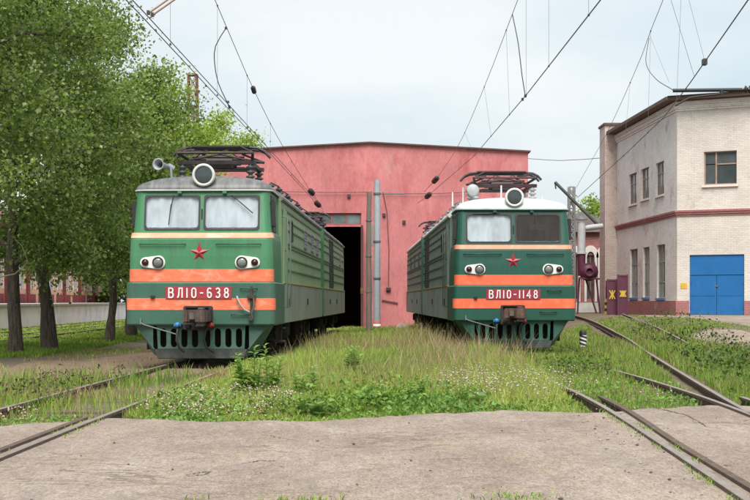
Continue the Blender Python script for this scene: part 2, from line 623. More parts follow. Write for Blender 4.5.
# road: worn asphalt, dusty brown, one sheet with an uneven far edge
def asphalt_mat():
    m = bpy.data.materials.new('dusty_asphalt')
    m.use_nodes = True
    N, L = m.node_tree.nodes, m.node_tree.links
    b = N['Principled BSDF']
    b.inputs['Roughness'].default_value = 0.93
    b.inputs['Specular IOR Level'].default_value = 0.25
    g = N.new('ShaderNodeNewGeometry')
    def noise(scale, detail=8, rough=0.65, stretch=(1, 1, 1), loc=(0, 0, 0), dist=0.0):
        mpn = N.new('ShaderNodeMapping')
        mpn.inputs['Scale'].default_value = stretch
        mpn.inputs['Location'].default_value = loc
        L.new(g.outputs['Position'], mpn.inputs[0])
        n = N.new('ShaderNodeTexNoise')
        n.inputs['Scale'].default_value = scale
        n.inputs['Detail'].default_value = detail
        n.inputs['Roughness'].default_value = rough
        n.inputs['Distortion'].default_value = dist
        L.new(mpn.outputs[0], n.inputs['Vector'])
        return n.outputs['Fac']
    def ramp(src, stops):
        r = N.new('ShaderNodeValToRGB')
        els = r.color_ramp.elements
        while len(els) < len(stops):
            els.new(0.5)
        for e, (p, c) in zip(els, stops):
            e.position = p
            e.color = (*c, 1)
        L.new(src, r.inputs[0])
        return r.outputs[0]
    def mix(fac, a, bcol, mode='MIX'):
        x = N.new('ShaderNodeMixRGB')
        x.blend_type = mode
        if isinstance(fac, float): x.inputs[0].default_value = fac
        else: L.new(fac, x.inputs[0])
        L.new(a, x.inputs[1])
        if isinstance(bcol, tuple): x.inputs[2].default_value = (*bcol, 1)
        else: L.new(bcol, x.inputs[2])
        return x.outputs[0]
    base = ramp(noise(0.75, 10, 0.72, (1.0, 0.4, 1)), [(0.32, (0.18, 0.138, 0.112)), (0.5, (0.25, 0.20, 0.166)), (0.68, (0.325, 0.272, 0.232))])
    dust = ramp(noise(1.3, 8, 0.7, (1, 0.45, 1), (3, 5, 0), 0.4), [(0.5, (0, 0, 0)), (0.75, (0.75, 0.75, 0.75))])
    c = mix(dust, base, (0.30, 0.228, 0.168))
    spots = ramp(noise(9.0, 4, 0.6, (1, 0.5, 1), loc=(7, 1, 0)), [(0.6, (0, 0, 0)), (0.72, (0.65, 0.65, 0.65))])
    c = mix(spots, c, (0.14, 0.11, 0.085))
    grit = ramp(noise(60.0, 3, 0.6, (1, 0.35, 1)), [(0.3, (0.66, 0.66, 0.66)), (0.7, (1.3, 1.3, 1.3))])
    c = mix(1.0, c, grit, 'MULTIPLY')
    agg = ramp(noise(20.0, 7, 0.85, (1, 0.3, 1), loc=(2, 3, 0)), [(0.32, (0.7, 0.69, 0.68)), (0.5, (1.0, 1.0, 1.0)), (0.68, (1.26, 1.27, 1.28))])
    c = mix(1.0, c, agg, 'MULTIPLY')
    wear = ramp(noise(2.2, 8, 0.75, (1, 0.35, 1), (9, 4, 0), 0.3), [(0.55, (0, 0, 0)), (0.7, (0.7, 0.7, 0.7))])
    c = mix(wear, c, (0.175, 0.15, 0.132))
    # cracks: thin veins where a stretched noise crosses its middle
    vein = noise(0.8, 6, 0.62, (0.55, 1.3, 1), (11, 2, 0), 0.5)
    cr = ramp(vein, [(0.488, (0, 0, 0)), (0.497, (1, 1, 1)), (0.503, (1, 1, 1)), (0.512, (0, 0, 0))])
    patch = ramp(noise(0.35, 3, 0.5, loc=(1, 8, 0)), [(0.5, (0, 0, 0)), (0.6, (0.85, 0.85, 0.85))])
    crf = mix(1.0, cr, patch, 'MULTIPLY')
    c = mix(crf, c, (0.12, 0.095, 0.07))
    L.new(c, b.inputs['Base Color'])
    bp = N.new('ShaderNodeBump')
    bp.inputs['Strength'].default_value = 0.5
    bp.inputs['Distance'].default_value = 0.015
    hh = mix(0.4, noise(45.0, 4), noise(3.0, 6))
    sub = N.new('ShaderNodeMath')
    sub.operation = 'SUBTRACT'
    L.new(hh, sub.inputs[0])
    L.new(crf, sub.inputs[1])
    L.new(sub.outputs[0], bp.inputs['Height'])
    L.new(bp.outputs[0], b.inputs['Normal'])
    return m
ASPH = asphalt_mat()
EDGE_X = [-60, -9, -6, -4.6, -3.9, -3.2, -2, -1, 0, 1, 1.6, 2.5, 3.1, 3.5, 4.2, 4.7, 5.2, 6, 9, 60]
EDGE_Y = [16.5, 16.3, 16.0, 16.3, 16.9, 17.6, 17.2, 17.3, 17.8, 18.5, 18.95, 18.7, 19.0, 19.2, 19.6, 20.0, 19.2, 18.6, 18.0, 18]
def road_edge(x):
    x = np.asarray(x, dtype=float)
    return np.interp(x, EDGE_X, EDGE_Y) + 0.35 * (vnoise(x * 1.7 + 5, x * 0 + 2) - 0.5) + 0.22 * (vnoise(x * 6.1, x * 0 + 9) - 0.5)
rx = np.unique(np.concatenate([np.linspace(-60, -8, 20), np.arange(-8, 8, 0.06), np.linspace(8, 60, 20)]))
ry = np.concatenate([np.linspace(0, 0.6, 30), np.linspace(0.6, 1, 50)[1:]])
RX, RT = np.meshgrid(rx, ry)
RY = -40 + (road_edge(RX) + 40) * (0.7 + 0.3 * RT) if False else (-12 + (road_edge(RX) + 12) * RT)
RZ = -0.028 + 0.009 * (vnoise(RX * 0.6, RY * 0.5) - 0.5) + 0.004 * (vnoise(RX * 5, RY * 5) - 0.5) - 0.1 * smoothstep(0.985, 1.0, RT)
ii = np.arange(RX.size).reshape(RX.shape)
q = np.stack([ii[:-1, :-1], ii[:-1, 1:], ii[1:, 1:], ii[1:, :-1]], -1).reshape(-1, 4)
rm = fast_mesh('road', np.stack([RX.ravel(), RY.ravel(), RZ.ravel()], 1), np.concatenate([q[:, [0, 1, 2]], q[:, [0, 2, 3]]]), ASPH, smooth=True)
road = tag(link_mesh('road', rm), kind='structure')
# open cracks and worn hollows in the asphalt
CRK = mat('crack_dirt', (0.085, 0.065, 0.05), 0.95, 0.3, 8)
def road_crack(px_pts, w, seed):
    r = random.Random(seed)
    pts = []
    for (a, b) in zip(px_pts, px_pts[1:]):
        n = max(3, int(abs(b[0] - a[0]) / 2.0 + abs(b[1] - a[1])))
        for k in range(n):
            t = k / n
            px, py = a[0] + (b[0] - a[0]) * t + r.uniform(-0.6, 0.6), a[1] + (b[1] - a[1]) * t + r.uniform(-0.35, 0.35)
            d = (CAM_H + 0.02) * FPX / (py - HORIZON)
            pts.append(((px - 375) / FPX * d, d))
    mb = MB()
    vs_, fs = [], []
    for i, (x, y) in enumerate(pts):
        ww = w * r.uniform(0.15, 1.0) * math.sin(math.pi * (i + 0.5) / len(pts)) ** 0.5
        j, k = pts[max(i - 1, 0)], pts[min(i + 1, len(pts) - 1)]
        dx, dy = k[0] - j[0], k[1] - j[1]
        l = math.hypot(dx, dy) or 1
        z = -0.028 + 0.009 * (float(vnoise(x * 0.6, y * 0.5)) - 0.5) + 0.004 * (float(vnoise(x * 5, y * 5)) - 0.5) + 0.004
        vs_ += [(x - dy / l * ww, y + dx / l * ww, z), (x + dy / l * ww, y - dx / l * ww, z)]
    for i in range(len(pts) - 1):
        fs.append((2 * i, 2 * i + 1, 2 * i + 3, 2 * i + 2))
    mb.add(vs_, fs)
    return mb.build('crack', CRK, road)
road_crack([(376, 459), (410, 459), (450, 458.5), (516, 457)], 0.007, 1)
road_crack([(642, 404.5), (664, 409), (685, 414), (700, 422), (709, 427.5)], 0.022, 2)
road_crack([(185, 475), (200, 472), (212, 471), (205, 474), (186, 476)], 0.016, 3)
road_crack([(236, 464), (262, 460), (290, 461)], 0.01, 4)
road_crack([(262, 434), (290, 439), (302, 440)], 0.008, 5)
road_crack([(450, 478), (476, 476), (500, 478)], 0.006, 6)


# yard in front of the brick building
ym = MB()
yv = []
ys_px = [(686, 316.5), (700, 319), (712, 323), (730, 327), (760, 330), (800, 331), (800, 315.0), (744, 315.2)]
xs = np.arange(12.4, 30, 0.4)
for x in xs:
    yv.append(x)
vs_, fs = [], []
for i, x in enumerate(yv):
    near = np.interp(x, [12.4, 13.0, 13.6, 14.2, 16, 30], [58, 52, 47, 44, 42, 42]) + 1.5 * (vnoise(x * 2, 3) - 0.5)
    far = 71.0 - 0.553 * (max(x, 14.6) - 14.6)
    for k in range(25):
        y = near + (far - near) * k / 24
        vs_.append((x, y, float(ground_z(x, y)) + (0.035 if 0 < i < len(yv) - 1 and k > 0 else -0.06)))
for i in range(len(yv) - 1):
    for k in range(24):
        a = i * 25 + k
        fs.append((a, a + 25, a + 26, a + 1))
ym.add(vs_, fs, True)
tag(ym.build('yard_pavement', ASPH), kind='structure')

# bare trodden earth under the locomotive front and by the right-hand weeds
def patch(name, cx, cy, rx_, ry_, m, lift, seed):
    r = np.random.default_rng(seed)
    ph = r.random(6) * 6.28
    mb = MB()
    vs_ = [(cx, cy, float(ground_z(cx, cy)) + lift)]
    n, rings = 60, 16
    for j in range(1, rings + 1):
        for k in range(n):
            a = 2 * math.pi * k / n
            w = 1 + 0.16 * math.sin(3 * a + ph[0]) + 0.1 * math.sin(5 * a + ph[1]) + 0.07 * math.sin(9 * a + ph[2])
            x, y = cx + rx_ * w * j / rings * math.cos(a), cy + ry_ * w * j / rings * math.sin(a)
            vs_.append((x, y, float(ground_z(x, y)) + lift - (0.12 if j == rings else 0.03 if j == rings - 1 else 0)))
    fs = [(0, 1 + k, 1 + (k + 1) % n) for k in range(n)]
    for j in range(rings - 1):
        for k in range(n):
            a, b_ = 1 + j * n + k, 1 + j * n + (k + 1) % n
            fs.append((a, a + n, b_ + n, b_))
    mb.add(vs_, fs, True)
    return tag(mb.build(name, m), kind='structure')
dirt_m = mat('bare_dirt', (0.17, 0.115, 0.075), 0.95, 0.25, 1.8, bump=0.5, bscale=20, fine=0.2)
dust_m = mat('pale_dirt', (0.235, 0.185, 0.14), 0.95, 0.2, 1.2, bump=0.4, bscale=20, fine=0.15)
patch('dirt_patch', -5.9, 33.5, 2.6, 7.0, dirt_m, 0.03, 1)
patch('dirt_patch', 11.6, 46.0, 1.4, 4.0, dust_m, 0.03, 2)
BALLAST = mat('oily_ballast', (0.065, 0.052, 0.042), 0.9, 0.4, 6, bump=0.8, bscale=25, fine=0.3)
patch('ballast', -3.72, 29.5, 0.75, 2.4, BALLAST, 0.02, 4)
patch('dirt_patch', -2.0, 26.5, 1.1, 1.3, dust_m, 0.02, 3)

# rails and sleepers
RAIL = mat('rail_rust', (0.085, 0.055, 0.04), 0.8, 0.3, 5, bump=0.3, stain=(0.14, 0.085, 0.055), stain_amt=0.6, stain_scale=6)
HEAD = mat('rail_head_steel', (0.235, 0.20, 0.175), 0.55, 0.16, 4, metal=0.2, stain=(0.2, 0.13, 0.09), stain_amt=0.5, stain_scale=3)
WOOD = mat('sleeper_wood', (0.10, 0.078, 0.058), 0.9, 0.35, 4, bump=0.6, stretch=(1, 6, 1))
PROF = [(-0.036, 0), (0.036, 0), (0.037, -0.035), (0.009, -0.05), (0.009, -0.135), (0.066, -0.155), (0.066, -0.172), (-0.066, -0.172), (-0.066, -0.155), (-0.009, -0.135), (-0.009, -0.05), (-0.037, -0.035)]
def dense(pts, step=0.8):
    """Smooth curve through plan points (x, y, z)."""
    pts = [np.array(p, dtype=float) for p in pts]
    out = []
    for i in range(len(pts) - 1):
        p0, p1, p2, p3 = pts[max(i - 1, 0)], pts[i], pts[i + 1], pts[min(i + 2, len(pts) - 1)]
        n = max(2, int(np.linalg.norm(p2 - p1) / step))
        for k in range(n):
            t = k / n
            # Catmull-Rom scaled by the span lengths
            m1 = (p2 - p0) / max(1e-6, np.linalg.norm(p2 - p0)) * np.linalg.norm(p2 - p1)
            m2 = (p3 - p1) / max(1e-6, np.linalg.norm(p3 - p1)) * np.linalg.norm(p2 - p1)
            out.append((2 * t**3 - 3 * t**2 + 1) * p1 + (t**3 - 2 * t**2 + t) * m1 + (-2 * t**3 + 3 * t**2) * p2 + (t**3 - t**2) * m2)
    out.append(pts[-1])
    return out
def sweep(mb, path, prof):
    n = len(prof)
    vs_, fs = [], []
    for i, p in enumerate(path):
        d = path[min(i + 1, len(path) - 1)] - path[max(i - 1, 0)]
        d = d / np.linalg.norm(d)
        s = np.array([d[1], -d[0], 0])
        for (u, w) in prof:
            vs_.append(tuple(p + s * u + np.array([0, 0, w])))
    for i in range(len(path) - 1):
        for k in range(n):
            a, b_ = i * n + k, i * n + (k + 1) % n
            fs.append((a, b_, b_ + n, a + n))
    mb.add(vs_, fs)
    mb.add(vs_[:n], [tuple(range(n))])
    mb.add(vs_[-n:], [tuple(range(n - 1, -1, -1))])
def add_rail(track, pts, name='rail', head=True):
    path = dense([p if len(p) == 3 else (p[0], p[1], 0.0) for p in pts])
    mb = MB()
    sweep(mb, path, PROF)
    r = mb.build(name, RAIL, track)
    if head:
        hm = MB()
        sweep(hm, path, [(-0.031, 0.003), (0.031, 0.003), (0.035, -0.004), (-0.035, -0.004)])
        hm.build('rail_head', HEAD, r)
    return r
def add_sleepers(track, left, right, y0, y1, step=0.6):
    me = MB().box((-1.32, -0.12, -0.1), (1.32, 0.12, 0.0)).mesh('sleeper', WOOD, bevel=0.012)
    lx = lambda y: np.interp(y, [p[1] for p in left], [p[0] for p in left])
    rx_ = lambda y: np.interp(y, [p[1] for p in right], [p[0] for p in right])
    y = y0
    while y < y1:
        o = link_mesh('sleeper', me, track)
        a, b_ = float(lx(y)), float(rx_(y))
        o.location = ((a + b_) / 2 + random.uniform(-0.05, 0.05), y, -0.135 + random.uniform(-0.01, 0.01))
        o.rotation_euler = (0, 0, random.uniform(-0.02, 0.02) - (float(lx(y + 0.5)) - a) * 2 * 0.9)
        y += step
LR = [(-3.30, -8), (-3.28, 5), (-3.26, 12.66), (-3.20, 17.6), (-2.93, 30.8), (-1.81, 74), (-1.2, 98)]
LL = [(x - 1.52, y) for x, y in LR]
trk = tag(empty('railway_track'), kind='structure')
add_rail(trk, LR)
add_rail(trk, LL)
add_rail(trk, [(-3.50, 3), (-3.47, 8), (-3.42, 14), (-3.385, 17.0)], 'guard_rail', False)
add_sleepers(trk, LL, LR, 19.0, 60, 0.62)
RL = [(1.9, -8), (2.32, 5), (2.54, 9.92), (2.72, 13.6), (2.96, 19.67), (2.99, 26.7), (2.83, 37.5), (2.23, 74), (1.9, 98)]
RR = [(3.4, -8), (3.84, 5), (4.06, 10), (4.25, 13.6), (4.5, 17.6), (4.66, 21.2), (4.72, 26), (4.64, 30), (4.35, 37.5), (3.75, 74), (3.4, 98)]
trk = tag(empty('railway_track'), kind='structure')
add_rail(trk, RL)
add_rail(trk, RR)
add_rail(trk, [(2.46, 3), (2.72, 9.92), (2.90, 14), (3.14, 18), (3.22, 20.8)], 'guard_rail', False)
add_sleepers(trk, RL, RR, 20.2, 64, 0.62)
DL = [(4.52, 17.4), (4.66, 18.6), (4.82, 19.95), (5.38, 24.4), (7.14, 38), (8.55, 49, 0.06), (9.0, 53.4, 0.12), (10.4, 70, 0.42), (11.0, 82, 0.62)]
DR = [(5.6, 12), (6.15, 18.6), (6.9, 24.4), (8.66, 38, 0.01), (10.07, 49, 0.18), (10.5, 53.4, 0.32), (11.9, 70, 0.74)]
trk = tag(empty('railway_track'), kind='structure')
add_rail(trk, DL)
add_rail(trk, DR)
add_rail(trk, [(5.02, 17.5), (5.18, 20.6)], 'guard_rail')
add_sleepers(trk, [p[:2] for p in DL], [p[:2] for p in DR], 20.5, 45, 0.62)
for dx in (0.0, -3.1):
    A = [(-12.3 + dx, 30), (-12.85 + dx, 50), (-13.45 + dx, 77), (-14.4 + dx, 130)]
    B = [(x - 1.52, y) for x, y in A]
    trk = tag(empty('railway_track'), kind='structure')
    add_rail(trk, A)
    add_rail(trk, B)
    add_sleepers(trk, B, A, 36, 100, 0.8)

# ------------------------------------------------------------------ the engine shed
PINK = mat('shed_pink', (0.475, 0.165, 0.168), 0.88, 0.18, 0.5, stain=(0.33, 0.075, 0.075), stain_amt=0.85, stain_scale=0.75, stretch=(1.3, 1, 0.6), coords='Object', bump=0.5, bscale=4, fine=0.09,
           runs=(0.47, 0.27, 0.245), runs_amt=0.75, runs_scale=(1.1, 1, 0.5), runs_at=(0.56, 0.7))
PINK_R = mat('shed_rust_streak', (0.46, 0.13, 0.07), 0.85, 0.2, 1.5)
TRIM = mat('shed_trim_brown', (0.10, 0.055, 0.045), 0.8, 0.3)
SY, SX0, SX1 = 74.0, -8.3, 7.77
PEAK_X = -0.25
def shed_top(u):
    x = SX0 + u
    return 9.37 - 0.45 * abs(x - PEAK_X) / 8.05
shed = empty('engine_shed', (0, 0, 0), 0, 'pink rendered engine shed with low gable and an open dark doorway', 'shed')
mb = MB()
wu = lambda x: x - SX0
holes = [(wu(-4.45), wu(-0.70), -0.6, 5.13), (wu(-4.45), wu(-0.70), 5.22, 5.82), (wu(2.0), wu(4.2), -0.6, 4.2)]
wall_face(mb, (SX0, SY), (SX1, SY), -0.6, 8.9, holes + [(wu(PEAK_X) - 0.001, wu(PEAK_X) + 0.001, 8.0, 8.0)], 0.5, (0, 1), top=shed_top)
mb.build('front_wall', PINK, shed)
mb = MB()
mb.box((SX0, SY + 0.01, -0.6), (SX0 + 0.4, 112, 8.9))
mb.build('side_wall', PINK, shed)
mb = MB()
mb.box((SX1 - 0.4, SY + 0.01, -0.6), (SX1, 112, 8.9))
mb.build('side_wall', PINK, shed)
mb = MB()
mb.box((SX0, 112, -0.6), (SX1, 112.4, 9.3))
mb.build('rear_wall', PINK, shed)
for (xa, xb) in ((SX0 - 0.12, PEAK_X), (PEAK_X, SX1 + 0.12)):
    mb = MB()
    za, zb = shed_top(xa - SX0), shed_top(xb - SX0)
    mb.prism([(xa, 0, za), (xb, 0, zb), (xb, 0, zb + 0.07), (xa, 0, za + 0.07)], (0, SY - 0.16, 0), (0, 112.5, 0))
    mb.build('roof', TRIM, shed)
# transom glazing over the open door
tw = MB()
tw.box((-4.45, SY + 0.1, 5.225), (-0.70, SY + 0.2, 5.29))
tw.box((-4.45, SY + 0.1, 5.75), (-0.70, SY + 0.2, 5.815))
for k in range(6):
    x = -4.45 + 3.75 * k / 5
    tw.box((min(max(x - 0.035, -4.45), -0.77), SY + 0.103, 5.29), (min(max(x - 0.035, -4.45), -0.77) + 0.07, SY + 0.197, 5.75))
tr_ = tw.build('transom_window', mat('shed_frame_red', (0.27, 0.07, 0.065), 0.75, 0.2), shed)
for k in range(5):
    g = MB()
    x0 = -4.45 + 3.75 * k / 5
    g.box((x0 + 0.04, SY + 0.13, 5.28), (x0 + 0.71, SY + 0.145, 5.76))
    g.build('pane', mat('shed_glass_%d' % (k % 3), [(0.10, 0.14, 0.135), (0.13, 0.165, 0.16), (0.09, 0.115, 0.11)][k % 3], 0.18, 0.3, 2), tr_)
# lintel, door leaves
lf = MB()
lf.box((-0.70, SY - 2.1, -0.1), (-0.60, SY - 0.01, 5.1))
leaf = lf.build('door_leaf', mat('shed_door_brown', (0.085, 0.03, 0.03), 0.75, 0.25, 2), shed)
MB().box((-0.715, SY - 2.12, 1.7), (-0.585, SY - 0.05, 2.0)).build('door_band', mat('shed_door_band', (0.14, 0.07, 0.03), 0.8, 0.3), leaf)
for (xa, xb) in ((2.01, 3.09), (3.11, 4.19)):
    lf = MB()
    lf.box((xa, SY + 0.2, -0.1), (xb, SY + 0.28, 4.18))
    lf.build('door_leaf', mat('shed_door_brown', (0.085, 0.03, 0.03)), shed)
# conduit, brackets and patches of bare rust on the front
cn = MB()
cn.tube([P(383, 192, SY - 0.05), P(387, 212, SY - 0.05), P(389, 250, SY - 0.05), P(388.5, 286, SY - 0.05)], 0.018, n=5)
cn.build('conduit', mat('conduit_dark', (0.10, 0.05, 0.05), 0.7), shed)
bx = MB()
c = P(388.5, 289, SY - 0.08)
bx.box((c.x - 0.12, SY - 0.14, c.z - 0.07), (c.x + 0.12, SY - 0.002, c.z + 0.07))
bx.build('junction_box', mat('box_black', (0.04, 0.035, 0.035), 0.6), shed)
for (px, py, w) in ((384, 215, 3), (349, 196, 3), (404, 222, 3)):
    c = P(px, py, SY)
    MB().box((c.x - 0.08, SY - 0.1, c.z - 0.08), (c.x + 0.08, SY - 0.002, c.z + 0.08)).build('anchor_plate', mat('box_black', (0.04, 0.035, 0.035)), shed)
cn = MB()
cn.tube([P(382, 300, SY - 0.06), P(398, 303, SY - 0.06)], 0.03, n=6)
cn.build('pipe', mat('conduit_dark', (0.10, 0.05, 0.05)), shed)
# broken lines of a cable along the wall
for (a, b_, py0, py1) in ((382, 470, 193, 192), (250, 372, 190, 192)):
    MB().tube([P(a + (b_ - a) * k / 6, py0 + (py1 - py0) * k / 6 + 1.2 * math.sin(math.pi * k / 6), SY - 0.12) for k in range(7)], 0.016, n=5).build('wall_cable', mat('conduit_dark', (0.10, 0.05, 0.05)), shed)

# ------------------------------------------------------------------ the painted brick building on the right
A_, B_, C_, D_ = (13.94, 84.0), (14.5, 70.0), (17.57, 68.3), (27.0, 63.08)
def unit(p, q):
    v = Vector((q[0] - p[0], q[1] - p[1]))
    return v.normalized()
uAB, uBC = unit(A_, B_), unit(B_, C_)
BR_AB = brick_mat('brick_painted_side', (0.76, 0.72, 0.69), (0.68, 0.635, 0.60), (0.58, 0.53, 0.495), stain=(0.42, 0.30, 0.245), stain_amt=0.75, udir=(uAB.x, uAB.y))  # made paler than the front brick to offset shade on this face
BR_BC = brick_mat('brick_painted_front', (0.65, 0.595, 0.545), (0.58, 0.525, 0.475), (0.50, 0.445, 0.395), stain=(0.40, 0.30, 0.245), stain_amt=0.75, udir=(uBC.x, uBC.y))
BR_RED = brick_mat('brick_red_paint', (0.36, 0.125, 0.125), (0.30, 0.10, 0.10), (0.36, 0.22, 0.2), stain=(0.42, 0.33, 0.28), stain_amt=0.7, udir=(uBC.x, uBC.y))
bld = empty('brick_building', (14.5, 70, 0.6), 0, 'two-storey building of pale painted brick with red string course and blue gate', 'building')
def bchild(o):
    o.parent = bld
    o.matrix_parent_inverse = Matrix.Translation((-14.5, -70, -0.6))
    return o
ZT = 11.05
def prect(px0, px1, py0, py1, P0, P1):
    u0, _ = on_plane(px0, 0, P0, P1)
    u1, _ = on_plane(px1, 0, P0, P1)
    um = (px0 + px1) / 2
    z1 = on_plane(um, py0, P0, P1)[1]
    z0 = on_plane(um, py1, P0, P1)[1]
    return (min(u0, u1), max(u0, u1), z0, z1)
win_AB = [prect(*r, A_, B_) for r in ((629, 636.6, 173.5, 204), (641, 649, 168, 198.8), (655.8, 664, 162, 195),
                                      (630, 637.6, 249, 297.5), (643, 649.4, 247, 297.3), (656.8, 665, 244.5, 298))]
win_BC = [prect(703.8, 736.8, 151, 184.5, B_, C_)]
gate_BC = prect(689.5, 744.3, 254.6, 315.3, B_, C_)
mb = MB()
wall_face(mb, A_, B_, 0.1, ZT, win_AB, 0.22, (-uAB.y, uAB.x))
bchild(mb.build('side_wall', BR_AB))
mb = MB()
LBD = (Vector(D_) - Vector(B_)).length
nBC = (-uBC.y, uBC.x)
extra = [prect(703.8 + 62, 736.8 + 62, 145, 181, B_, C_)]
wall_face(mb, B_, D_, 0.1, ZT, win_BC + [gate_BC] + extra, 0.22, nBC)
bchild(mb.build('front_wall', BR_BC))
mb = MB()
mb.add([(A_[0], A_[1], 0.1), (30, 88, 0.1), (30, 88, ZT), (A_[0], A_[1], ZT)], [(0, 1, 2, 3)])
mb.add([(30, 88, 0.1), (D_[0], D_[1], 0.1), (D_[0], D_[1], ZT), (30, 88, ZT)], [(0, 1, 2, 3)])
bchild(mb.build('rear_wall', BR_AB))
# dark inside behind the openings
mb = MB()
def inset(Pt, u, n, uu, d):
    q = Vector(Pt) + u * uu + Vector(n) * d
    return (q.x, q.y)
nAB = Vector((-uAB.y, uAB.x))
def window(P0, u, n, r, mull=None, trans=None, frame_m=None, sill_m=None, sill=True, pane_m=None, glass_cols=None):
    u0, u1, v0, v1 = r
    n = Vector(n)
    def pt(uu, z, off):
        q = Vector(P0) + u * uu + n * off
        return (q.x, q.y, z)
    fr = MB()
    def strip(a0, a1, z0, z1, o0=0.10, o1=0.17):
        vs_ = [pt(a0, z0, o0), pt(a1, z0, o0), pt(a1, z1, o0), pt(a0, z1, o0), pt(a0, z0, o1), pt(a1, z0, o1), pt(a1, z1, o1), pt(a0, z1, o1)]
        fr.add(vs_, [(0, 1, 2, 3), (7, 6, 5, 4), (0, 4, 5, 1), (1, 5, 6, 2), (2, 6, 7, 3), (3, 7, 4, 0)])
    w = 0.055
    strip(u0, u0 + w, v0, v1)
    strip(u1 - w, u1, v0, v1)
    strip(u0 + w, u1 - w, v0, v0 + w)
    strip(u0 + w, u1 - w, v1 - w, v1)
    for k in (mull or []):
        strip(u0 + (u1 - u0) * k - 0.035, u0 + (u1 - u0) * k + 0.035, v0 + w, v1 - w, 0.103, 0.167)
    for (k, a, b_) in (trans or []):
        z = v0 + (v1 - v0) * k
        strip(u0 + (u1 - u0) * a + w, u0 + (u1 - u0) * b_ - w, z - 0.03, z + 0.03, 0.106, 0.164)
    W = bchild(fr.build('window', frame_m))
    cuts = [0.0] + sorted(mull or []) + [1.0]
    rows = [0.0] + sorted({t[0] for t in (trans or [])}) + [1.0]
    for i in range(len(cuts) - 1):
        for j in range(len(rows) - 1):
            a, b_ = u0 + (u1 - u0) * cuts[i] + 0.02, u0 + (u1 - u0) * cuts[i + 1] - 0.02
            za, zb = v0 + (v1 - v0) * rows[j] + 0.02, v0 + (v1 - v0) * rows[j + 1] - 0.02
            g = MB()
            tl = random.uniform(-0.008, 0.008)
            g.add([pt(a, za, 0.135 + tl), pt(b_, za, 0.135), pt(b_, zb, 0.135 - tl), pt(a, zb, 0.135)], [(0, 1, 2, 3)])
            o = g.build('pane', random.choice(glass_cols), W)
    if sill:
        sl = MB()
        vs_ = [pt(u0 - 0.08, v0 - 0.11, -0.09), pt(u1 + 0.08, v0 - 0.11, -0.09), pt(u1 + 0.08, v0 - 0.002, -0.05), pt(u0 - 0.08, v0 - 0.002, -0.05),
               pt(u0 - 0.08, v0 - 0.11, 0.08), pt(u1 + 0.08, v0 - 0.11, 0.08), pt(u1 + 0.08, v0 - 0.002, 0.08), pt(u0 - 0.08, v0 - 0.002, 0.08)]
        sl.add(vs_, [(0, 1, 2, 3), (7, 6, 5, 4), (0, 4, 5, 1), (1, 5, 6, 2), (2, 6, 7, 3), (3, 7, 4, 0)])
        sl.build('sill', sill_m, W)
    return W
GL = [mat('pane_dark', (0.05, 0.06, 0.065), 0.08, 0.3, 1.5), mat('pane_slate', (0.075, 0.085, 0.09), 0.1, 0.3, 1.5), mat('pane_dusty', (0.13, 0.135, 0.13), 0.3, 0.3, 2.0)]
FRW = mat('frame_worn_wood', (0.32, 0.22, 0.17), 0.8, 0.25, 4)
FRG = mat('frame_grey', (0.3, 0.29, 0.27), 0.8, 0.2, 4)
SILLW = mat('sill_pale', (0.52, 0.44, 0.40), 0.85, 0.15)
SILLB = mat('sill_blue', (0.05, 0.13, 0.28), 0.6, 0.2)
for k, r in enumerate(win_AB):
    if k < 3:
        window(A_, uAB, nAB, r, mull=[0.5], trans=[(0.66, 0, 1)], frame_m=FRW, sill_m=SILLW, glass_cols=GL)
    else:
        window(A_, uAB, nAB, r, mull=[0.5], trans=[(0.3, 0, 1), (0.68, 0, 1)], frame_m=FRG, sill_m=SILLB, glass_cols=[GL[1], GL[2], GL[2], mat('pane_grey_board', (0.26, 0.27, 0.26), 0.6)])
window(B_, uBC, nBC, win_BC[0], mull=[0.36], trans=[(0.62, 0.36, 1.0)], frame_m=FRW, sill_m=SILLW, glass_cols=GL[:2])
window(B_, uBC, nBC, extra[0], mull=[0.36], trans=[(0.62, 0.36, 1.0)], frame_m=FRW, sill_m=SILLW, glass_cols=GL[:2])
# string course, plinth, cornice and eaves: layers following the two faces
def course(name, z0, z1, off, m, skip_gate=False):
    mb = MB()
    oA, oB = Vector(nAB) * -off, Vector(nBC) * -off
    a = Vector(A_) + oA
    # meeting point of the two offset faces
    den = uAB.x * uBC.y - uAB.y * uBC.x
    bA, bB = Vector(B_) + oA, Vector(B_) + oB
    t = ((bB.x - bA.x) * uBC.y - (bB.y - bA.y) * uBC.x) / den
    b = bA + uAB * t
    d = Vector(D_) + oB
    segs = [(a, b, Vector(A_), Vector(B_))]
    if skip_gate:
        g0 = Vector(B_) + uBC * (gate_BC[0] - 0.02)
        g1 = Vector(B_) + uBC * (gate_BC[1] + 0.02)
        segs += [(b, g0 + oB, Vector(B_), g0), (g1 + oB, d, g1, Vector(D_))]
    else:
        segs += [(b, d, Vector(B_), Vector(D_))]
    for (p, q_, pi, qi) in segs:
        vs_ = []
        for z in (z0, z1):
            vs_ += [(p.x, p.y, z), (q_.x, q_.y, z), (qi.x, qi.y, z), (pi.x, pi.y, z)]
        mb.add(vs_, [(0, 3, 2, 1), (4, 5, 6, 7), (0, 1, 5, 4), (1, 2, 6, 5), (2, 3, 7, 6), (3, 0, 4, 7)])
    return bchild(mb.build(name, m))
course('string_course', 5.42, 5.50, 0.05, BR_RED)
course('string_course', 5.503, 5.60, 0.09, BR_RED)
course('string_course', 5.603, 5.70, 0.13, BR_RED)
course('plinth', 0.1, 1.36, 0.07, BR_RED, True)
course('cornice', 10.45, 10.55, 0.05, BR_AB)
course('cornice', 10.553, 10.72, 0.10, BR_AB)
course('cornice', 10.723, 10.9, 0.16, BR_AB)
course('eaves', 10.95, 11.12, 0.62, mat('eaves_brown', (0.12, 0.075, 0.055), 0.85, 0.25, 2))
mb = MB()
